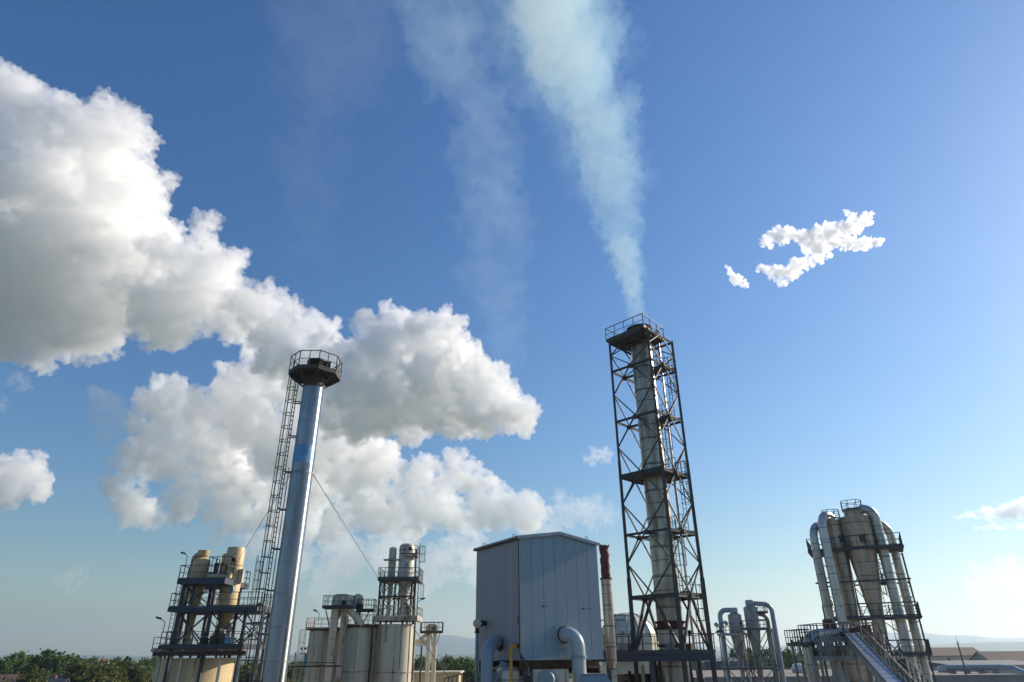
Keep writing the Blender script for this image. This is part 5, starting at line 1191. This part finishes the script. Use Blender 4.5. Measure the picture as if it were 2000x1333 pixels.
# ================================================================ CLOUDS AND SMOKE (closed lumpy bodies of scattering volume)
_ico = {}
def ico(sub):
    if sub not in _ico:
        b = bmesh.new(); bmesh.ops.create_icosphere(b, subdivisions=sub, radius=1); b.verts.ensure_lookup_table()
        _ico[sub] = (np.array([v.co[:] for v in b.verts]), np.array([[v.index for v in f.verts] for f in b.faces])); b.free()
    return _ico[sub]
def vol_mat(name, dens, col, g):
    mt = bpy.data.materials.new(name); mt.use_nodes = True; q = mt.node_tree; q.nodes.clear()
    ou = q.nodes.new('ShaderNodeOutputMaterial'); s = q.nodes.new('ShaderNodeVolumeScatter'); s.inputs['Density'].default_value = dens
    s.inputs['Color'].default_value = (*col, 1); s.inputs['Anisotropy'].default_value = g; q.links.new(s.outputs[0], ou.inputs['Volume']); mt.cycles.homogeneous_volume = True; return mt
def puff(name, lobes, D, dens, seed, vox=2.2, kids=(16, 6), disp=((9, 55), (4, 16)), up=.25, col=(1,1,1), g=0.0, deep=.7, kr=(.2, .5), flat=1.0, planeY=None):
    rnd = random.Random(seed); k = D/F; S = []
    for (px, py, r) in lobes:
        c = (atd(px, py, D) if planeY is None else at(px, py, planeY))
        kk = k if planeY is None else (c-V3((0,0,CH))).dot(fw)/F
        c = c+fw*(rnd.uniform(-deep, deep)*r*kk); S.append((c, r*kk*.86))
        for i in range(kids[0]):
            v = Vector((rnd.gauss(.25 if up else 0,1), rnd.gauss(0,1), rnd.gauss(up,1)*flat)).normalized()
            if up and (v.dot(fw) < -.45 or v.z < -.35) and rnd.random() < .7: continue
            rc = r*rnd.uniform(*kr); c1 = c+v*(r*kk*rnd.uniform(.65,.95)); S.append((c1, rc*kk))
            for j in range(kids[1]):
                v2 = (v+Vector((rnd.gauss(0,.7), rnd.gauss(0,.7), rnd.gauss(0,.7)))).normalized(); S.append((c1+v2*(rc*kk*.95), rc*kk*rnd.uniform(.2,.5)))
    V, T = ico(2); vs = []; fs = []
    for i, (c, r) in enumerate(S): vs.append(V*r+np.array(c[:])); fs.append(T+i*len(V))
    me = bpy.data.meshes.new(name); me.from_pydata(np.concatenate(vs).tolist(), [], np.concatenate(fs).tolist())
    o = bpy.data.objects.new(name, me); C.objects.link(o); k = D/F
    def remesh(v):
        md = o.modifiers.new('r', 'REMESH'); md.mode = 'VOXEL'; md.voxel_size = v
        dg = bpy.context.evaluated_depsgraph_get(); m2 = bpy.data.meshes.new_from_object(o.evaluated_get(dg)); o.modifiers.clear(); o.data = m2; return m2
    for st, (amp, scl) in enumerate(disp):
        m2 = remesh(vox*k*(1.6 if st == 0 else 1)); n = len(m2.vertices); cc = np.empty(n*3); m2.vertices.foreach_get('co', cc); cc = cc.reshape(-1, 3)
        no = np.empty(n*3); m2.vertices.foreach_get('normal', no); no = no.reshape(-1, 3); sc = 1/(scl*k); L = (cc*sc).tolist()
        out = np.fromiter((noise.turbulence(p, 4, True, noise_basis='PERLIN_ORIGINAL') for p in L), float, n); out = (out-out.mean())/out.std()
        cc += no*(-out*amp*k)[:, None]; m2.vertices.foreach_set('co', cc.ravel()); m2.update()
    m2 = remesh(vox*k*.85)
    # drop crumbs left over from folding
    m2.materials.clear(); m2.materials.append(vol_mat(name+'_air', dens, col, g)); m2.name = name; return o
def cloud(lobes, D, dens, seed, label, name='cumulus_cloud', veil=0.0, **kw):
    o = puff(name, lobes, D, dens, seed, **kw); tag(o, label, 'cloud')
    if veil:   # thin torn fringe round the dense body
        rv = random.Random(seed); kv = dict(kw); q = kv.get('disp', ((9, 55), (4, 16))); kv['disp'] = ((q[0][0]*1.6, q[0][1]*.6), (q[1][0]*1.9, q[1][1]*1.1)); kv['kids'] = (9, 3)
        L2 = [(x+rv.gauss(0, r*.12), y+rv.gauss(0, r*.12), r*1.06) for x, y, r in lobes]; v = puff('cloud_fringe', L2, D, veil, seed+50, **kv); v.parent = o
    return o
DC = 6500.0
if CLOUDS:
    cloud([(28,188,50),(10,235,70),(60,300,98),(160,262,66),(205,238,46),(190,350,84),(222,285,40),(60,470,150),(195,490,105),(250,385,30),(0,600,120),(130,600,105),(270,570,92),(376,505,40),(396,438,17),(405,460,20),(415,535,50),(440,610,58),(495,612,48),(545,615,36),(598,650,36),(632,640,22),(340,620,66),(60,660,50),(190,665,48),(-60,400,120),(520,660,40),(570,690,40)],
      DC, .0055, 1, 'huge white cumulus cloud with grey base filling the upper left', disp=((10, 60), (6, 20), (2.2, 8)), vox=2.0)
    cloud([(742,645,45),(790,665,55),(850,670,50),(880,700,50),(750,730,80),(850,760,80),(920,765,58),(965,790,50),(1005,810,34),(690,760,60),(720,810,60),(800,820,50),(640,710,45),(600,740,60),(540,700,45),(655,800,50),(900,820,40)],
      DC-200, .009, 2, 'white domed cumulus cloud with grey underside behind the steel chimney top', disp=((8, 50), (5, 17), (2, 7)), vox=2.0)
    rq = random.Random(8)
    def bits(path, n, r0, r1, jit):
        """small lobes strewn along a path of (column, row, half width)"""
        out = []
        for k in range(n):
            t = rq.random()*(len(path)-1); a = path[int(t)]; b = path[min(int(t)+1, len(path)-1)]; f_ = t-int(t)
            w_ = a[2]+(b[2]-a[2])*f_; out.append((a[0]+(b[0]-a[0])*f_+rq.gauss(0, jit), a[1]+(b[1]-a[1])*f_+rq.gauss(0, w_*.42), rq.uniform(r0, r1)*(w_/14+.35 if w_ < 20 else 1)))
        return out
    cloud([(345,775,32),(400,800,42),(370,850,50),(455,790,46),(500,830,60),(430,900,62),(470,960,50),(560,880,60),(650,880,62),(720,900,52),(600,950,46),(500,725,36),(545,755,46),(468,748,30),(600,800,50),(440,735,22)]
      +bits([(330,780,30),(300,860,50),(250,940,40),(270,1000,30)], 22, 14, 34, 14)+bits([(330,900,50),(400,980,50),(520,1010,40),(640,1010,45)], 26, 14, 34, 16)
      +bits([(700,930,50),(790,930,40),(860,960,55),(950,985,42),(1060,1022,16)], 34, 12, 30, 12)+bits([(890,915,14),(925,935,20),(985,985,20)], 10, 12, 22, 6)+bits([(640,1010,40),(760,1010,50),(900,1015,34)], 30, 12, 28, 12)+bits([(520,900,40),(620,960,40),(760,960,30)], 14, 16, 34, 12),
      DC+600, .0065, 3, 'broad broken cumulus cloud behind the middle of the steel chimney', disp=((9, 38), (5, 15), (1.8, 7)), vox=2.0, kids=(9, 4))
    cloud([(20,915,34),(50,930,34),(-10,930,40),(20,965,30),(70,960,22)], DC+2600, .006, 4, 'small white cumulus cloud cut by the left edge low down', disp=((7,35),(3.5,13)))
    rq = random.Random(8)
    def bits(path, n, r0, r1, jit):
        out = []
        for k in range(n):
            t = rq.random()*(len(path)-1); a = path[int(t)]; b = path[min(int(t)+1, len(path)-1)]; f_ = t-int(t)
            w_ = a[2]+(b[2]-a[2])*f_; out.append((a[0]+(b[0]-a[0])*f_+rq.gauss(0, jit), a[1]+(b[1]-a[1])*f_+rq.gauss(0, w_*.42), rq.uniform(r0, r1)*(w_/14+.35)))
        return out
    SM = dict(disp=((2.5,14),(2.6,6)), vox=.95, name='small_cloud', kids=(4,2), kr=(.25,.75), g=.5)
    cloud(bits([(1488,476,4),(1512,462,10),(1545,458,15),(1575,470,14),(1600,462,15),(1625,455,14),(1655,445,13),(1680,440,11),(1690,425,6)], 120, 4, 8, 3)+bits([(1600,466,14),(1640,474,12),(1680,478,9),(1724,472,6)], 50, 3, 7, 3)+bits([(1655,418,5),(1700,416,7),(1690,432,5)], 18, 2.5, 4, 3)+[(1590,488,9),(1604,494,7),(1575,492,6)], DC, .027, 5, 'small bright ragged white cloud high on the right, upper of two', **SM)
    cloud(bits([(1486,522,4),(1512,532,10),(1540,530,14),(1565,518,13),(1590,508,9),(1616,498,4)], 60, 3.5, 8, 3)+bits([(1508,540,6),(1526,552,6),(1550,545,7)], 16, 3, 6, 2), DC, .022, 6, 'small ragged white cloud just below the high bright one', **SM)
    cloud(bits([(1424,527,4),(1436,544,9),(1456,556,7)], 26, 3, 7, 2), DC, .026, 7, 'tiny white tuft of cloud left of the high bright pair', **SM)
    W = dict(disp=((7,26),(4,10)), kids=(9,4), vox=1.8, name='wispy_cloud', kr=(.2,.6), g=.35)
    cloud([(200,790,22),(225,815,26),(215,845,18),(290,800,14),(250,880,12)], DC, .0022, 8, 'faint torn wisp of cloud left of the broad broken cloud', **W)
    cloud([(280,1000,26),(300,1015,20),(250,990,20)], DC+500, .004, 9, 'rounded lump of cloud hanging below the broken cloud at left', **W)
    cloud([(1165,893,14),(1182,893,8),(1150,897,7)], DC, .0035, 10, 'small pale wisp left of the lattice tower', **W)
    cloud([(1100,1005,30),(1150,1000,26),(1190,1008,18),(1060,1035,26)], DC+400, .0016, 11, 'thin wispy cloud above the gable of the clad box', **W)
    cloud([(130,1132,14),(150,1128,12),(140,1145,8)], DC+400, .002, 12, 'faint pinkish cloud puff low at the left', **W)
    cloud([(430,1047,14),(445,1050,10),(480,1020,16)], DC+400, .0025, 13, 'little cloud puff above the left cyclones', **W)
    cloud([(680,1100,34),(640,1120,26),(740,1090,40),(860,1100,36),(830,1140,26),(900,1070,34),(585,1100,26),(660,1060,34),(780,1060,36),(560,1060,30),(500,1060,26),(920,1120,26),(620,1160,16)], DC+900, .0026, 14, 'low hazy cloud bank between the steel chimney and the clad box', **W)
    st_ = [(1866+9*i, 1012-1.0*i, 3+.95*i) for i in range(19)]+[(1905+9*i, 1032-.2*i, 2.5+.25*i) for i in range(13)]
    cloud(st_, DC+400, .008, 15, 'flat pale streaked cloud at the right edge', **dict(W, vox=1.3, disp=((2.5,22),(1.5,8)), kr=(.3,.7), kids=(6,2)))
    cloud([(1960,1120,26),(1920,1140,22),(1990,1135,30),(1900,1160,16)], DC+900, .0016, 16, 'faint low cloud at the right above the mountains', **W)
    cloud([(30,745,14),(50,755,8),(5,790,10)], DC, .0016, 17, 'tiny wisp under the huge left cloud', **W)
# smoke leaving the flue: a dense core and a thin ragged veil round it
ks = 1.0; Ys = TY
core = [(1241,612,12),(1239,590,15),(1237,570,18),(1232,545,22),(1229,520,26),(1224,495,31),(1219,470,33),(1215,445,38),(1207,420,42),(1203,395,46),(1198,365,50),(1193,335,50),(1188,300,54),(1180,265,56),(1172,230,60),(1155,195,64),(1140,160,70),(1126,125,75),(1110,90,80),(1095,50,84),(1080,10,88),(1068,-40,94),(1055,-90,100)]
veil = [(1195,330,60),(1165,270,68),(1140,215,78),(1110,160,85),(1080,120,85),(1060,70,90),(1040,20,95),(1150,60,80),(1010,-30,100),(1100,-80,110)]
jet = [(1241,616,15),(1240,600,17),(1239,584,20),(1236,566,22),(1233,548,24),(1229,528,27),(1225,506,30),(1219,484,33)]
sp = root('smoke_plume', (TX, TY, TZ[6]), 'pale bluish white smoke rising from the lattice tower chimney and leaning left', 'smoke')
if SMOKE:
    KW = dict(up=0, deep=.35, planeY=Ys)
    a = puff('dense_smoke', core, 56.0, .085, 21, vox=2.2, kids=(12, 4), disp=((6, 30), (3.0, 11)), col=(.44,.73,.96), g=.1, kr=(.25, .6), **KW)
    b = puff('smoke_veil', veil, 56.0, .024, 22, vox=3, kids=(12, 4), disp=((12, 40), (5, 16)), col=(.44,.73,.96), g=.1, kr=(.3, .6), **KW)
    c_ = puff('smoke_jet', jet, 56.0, .22, 25, vox=1.8, kids=(10, 4), disp=((3.5, 20), (2.2, 8)), col=(.44,.73,.96), g=.1, kr=(.2, .45), **KW)
    for o in (a, b, c_):
        o.parent = sp; o.location = -sp.location
    drift = [(985,700,34),(985,640,42),(980,590,54),(970,540,56),(980,490,54),(972,440,58),(965,390,56),(960,340,60),(950,290,60),(940,240,56),(915,190,56),(895,130,60),(870,70,66),(850,10,70)]
    o = puff('drifting_smoke', drift, 90.0, .014, 23, vox=3.2, kids=(12, 3), disp=((11, 60), (5, 22)), col=(.62,.83,1), g=.1, kr=(.3, .65), up=0, deep=.5, planeY=78.0)
    tag(o, 'faint drifting smoke column standing in the sky left of the main plume', 'smoke')
    o = puff('thin_smoke', [(600,480,40),(605,400,50),(600,320,60),(620,240,70),(650,150,90),(680,60,110),(690,-30,130)], 120.0, .002, 24, vox=4, kids=(10, 2), disp=((16, 60), (6, 24)), kr=(.3, .65), up=0, deep=.5, planeY=105.0)
    tag(o, 'barely visible veil of smoke high between the two clouds', 'smoke')
if HAZE:
    h = MB().add([(x, y, z) for z in (-1.5, 460) for x, y in ((-9900,-9900),(9900,-9900),(9900,9900),(-9900,9900))], [(3,2,1,0),(4,5,6,7),(0,1,5,4),(1,2,6,5),(2,3,7,6),(3,0,4,7)]).build('haze', None, None, smooth=False)
    mt = bpy.data.materials.new('haze'); mt.use_nodes = True; q = mt.node_tree; q.nodes.clear(); ou = q.nodes.new('ShaderNodeOutputMaterial'); pv = q.nodes.new('ShaderNodeVolumePrincipled')
    pv.inputs['Density'].default_value = 1.05e-4; pv.inputs['Color'].default_value = (.68,.84,1,1); pv.inputs['Anisotropy'].default_value = .45; q.links.new(pv.outputs[0], ou.inputs['Volume']); mt.cycles.homogeneous_volume = True
    h.data.materials.append(mt); tag(h, kind='stuff')
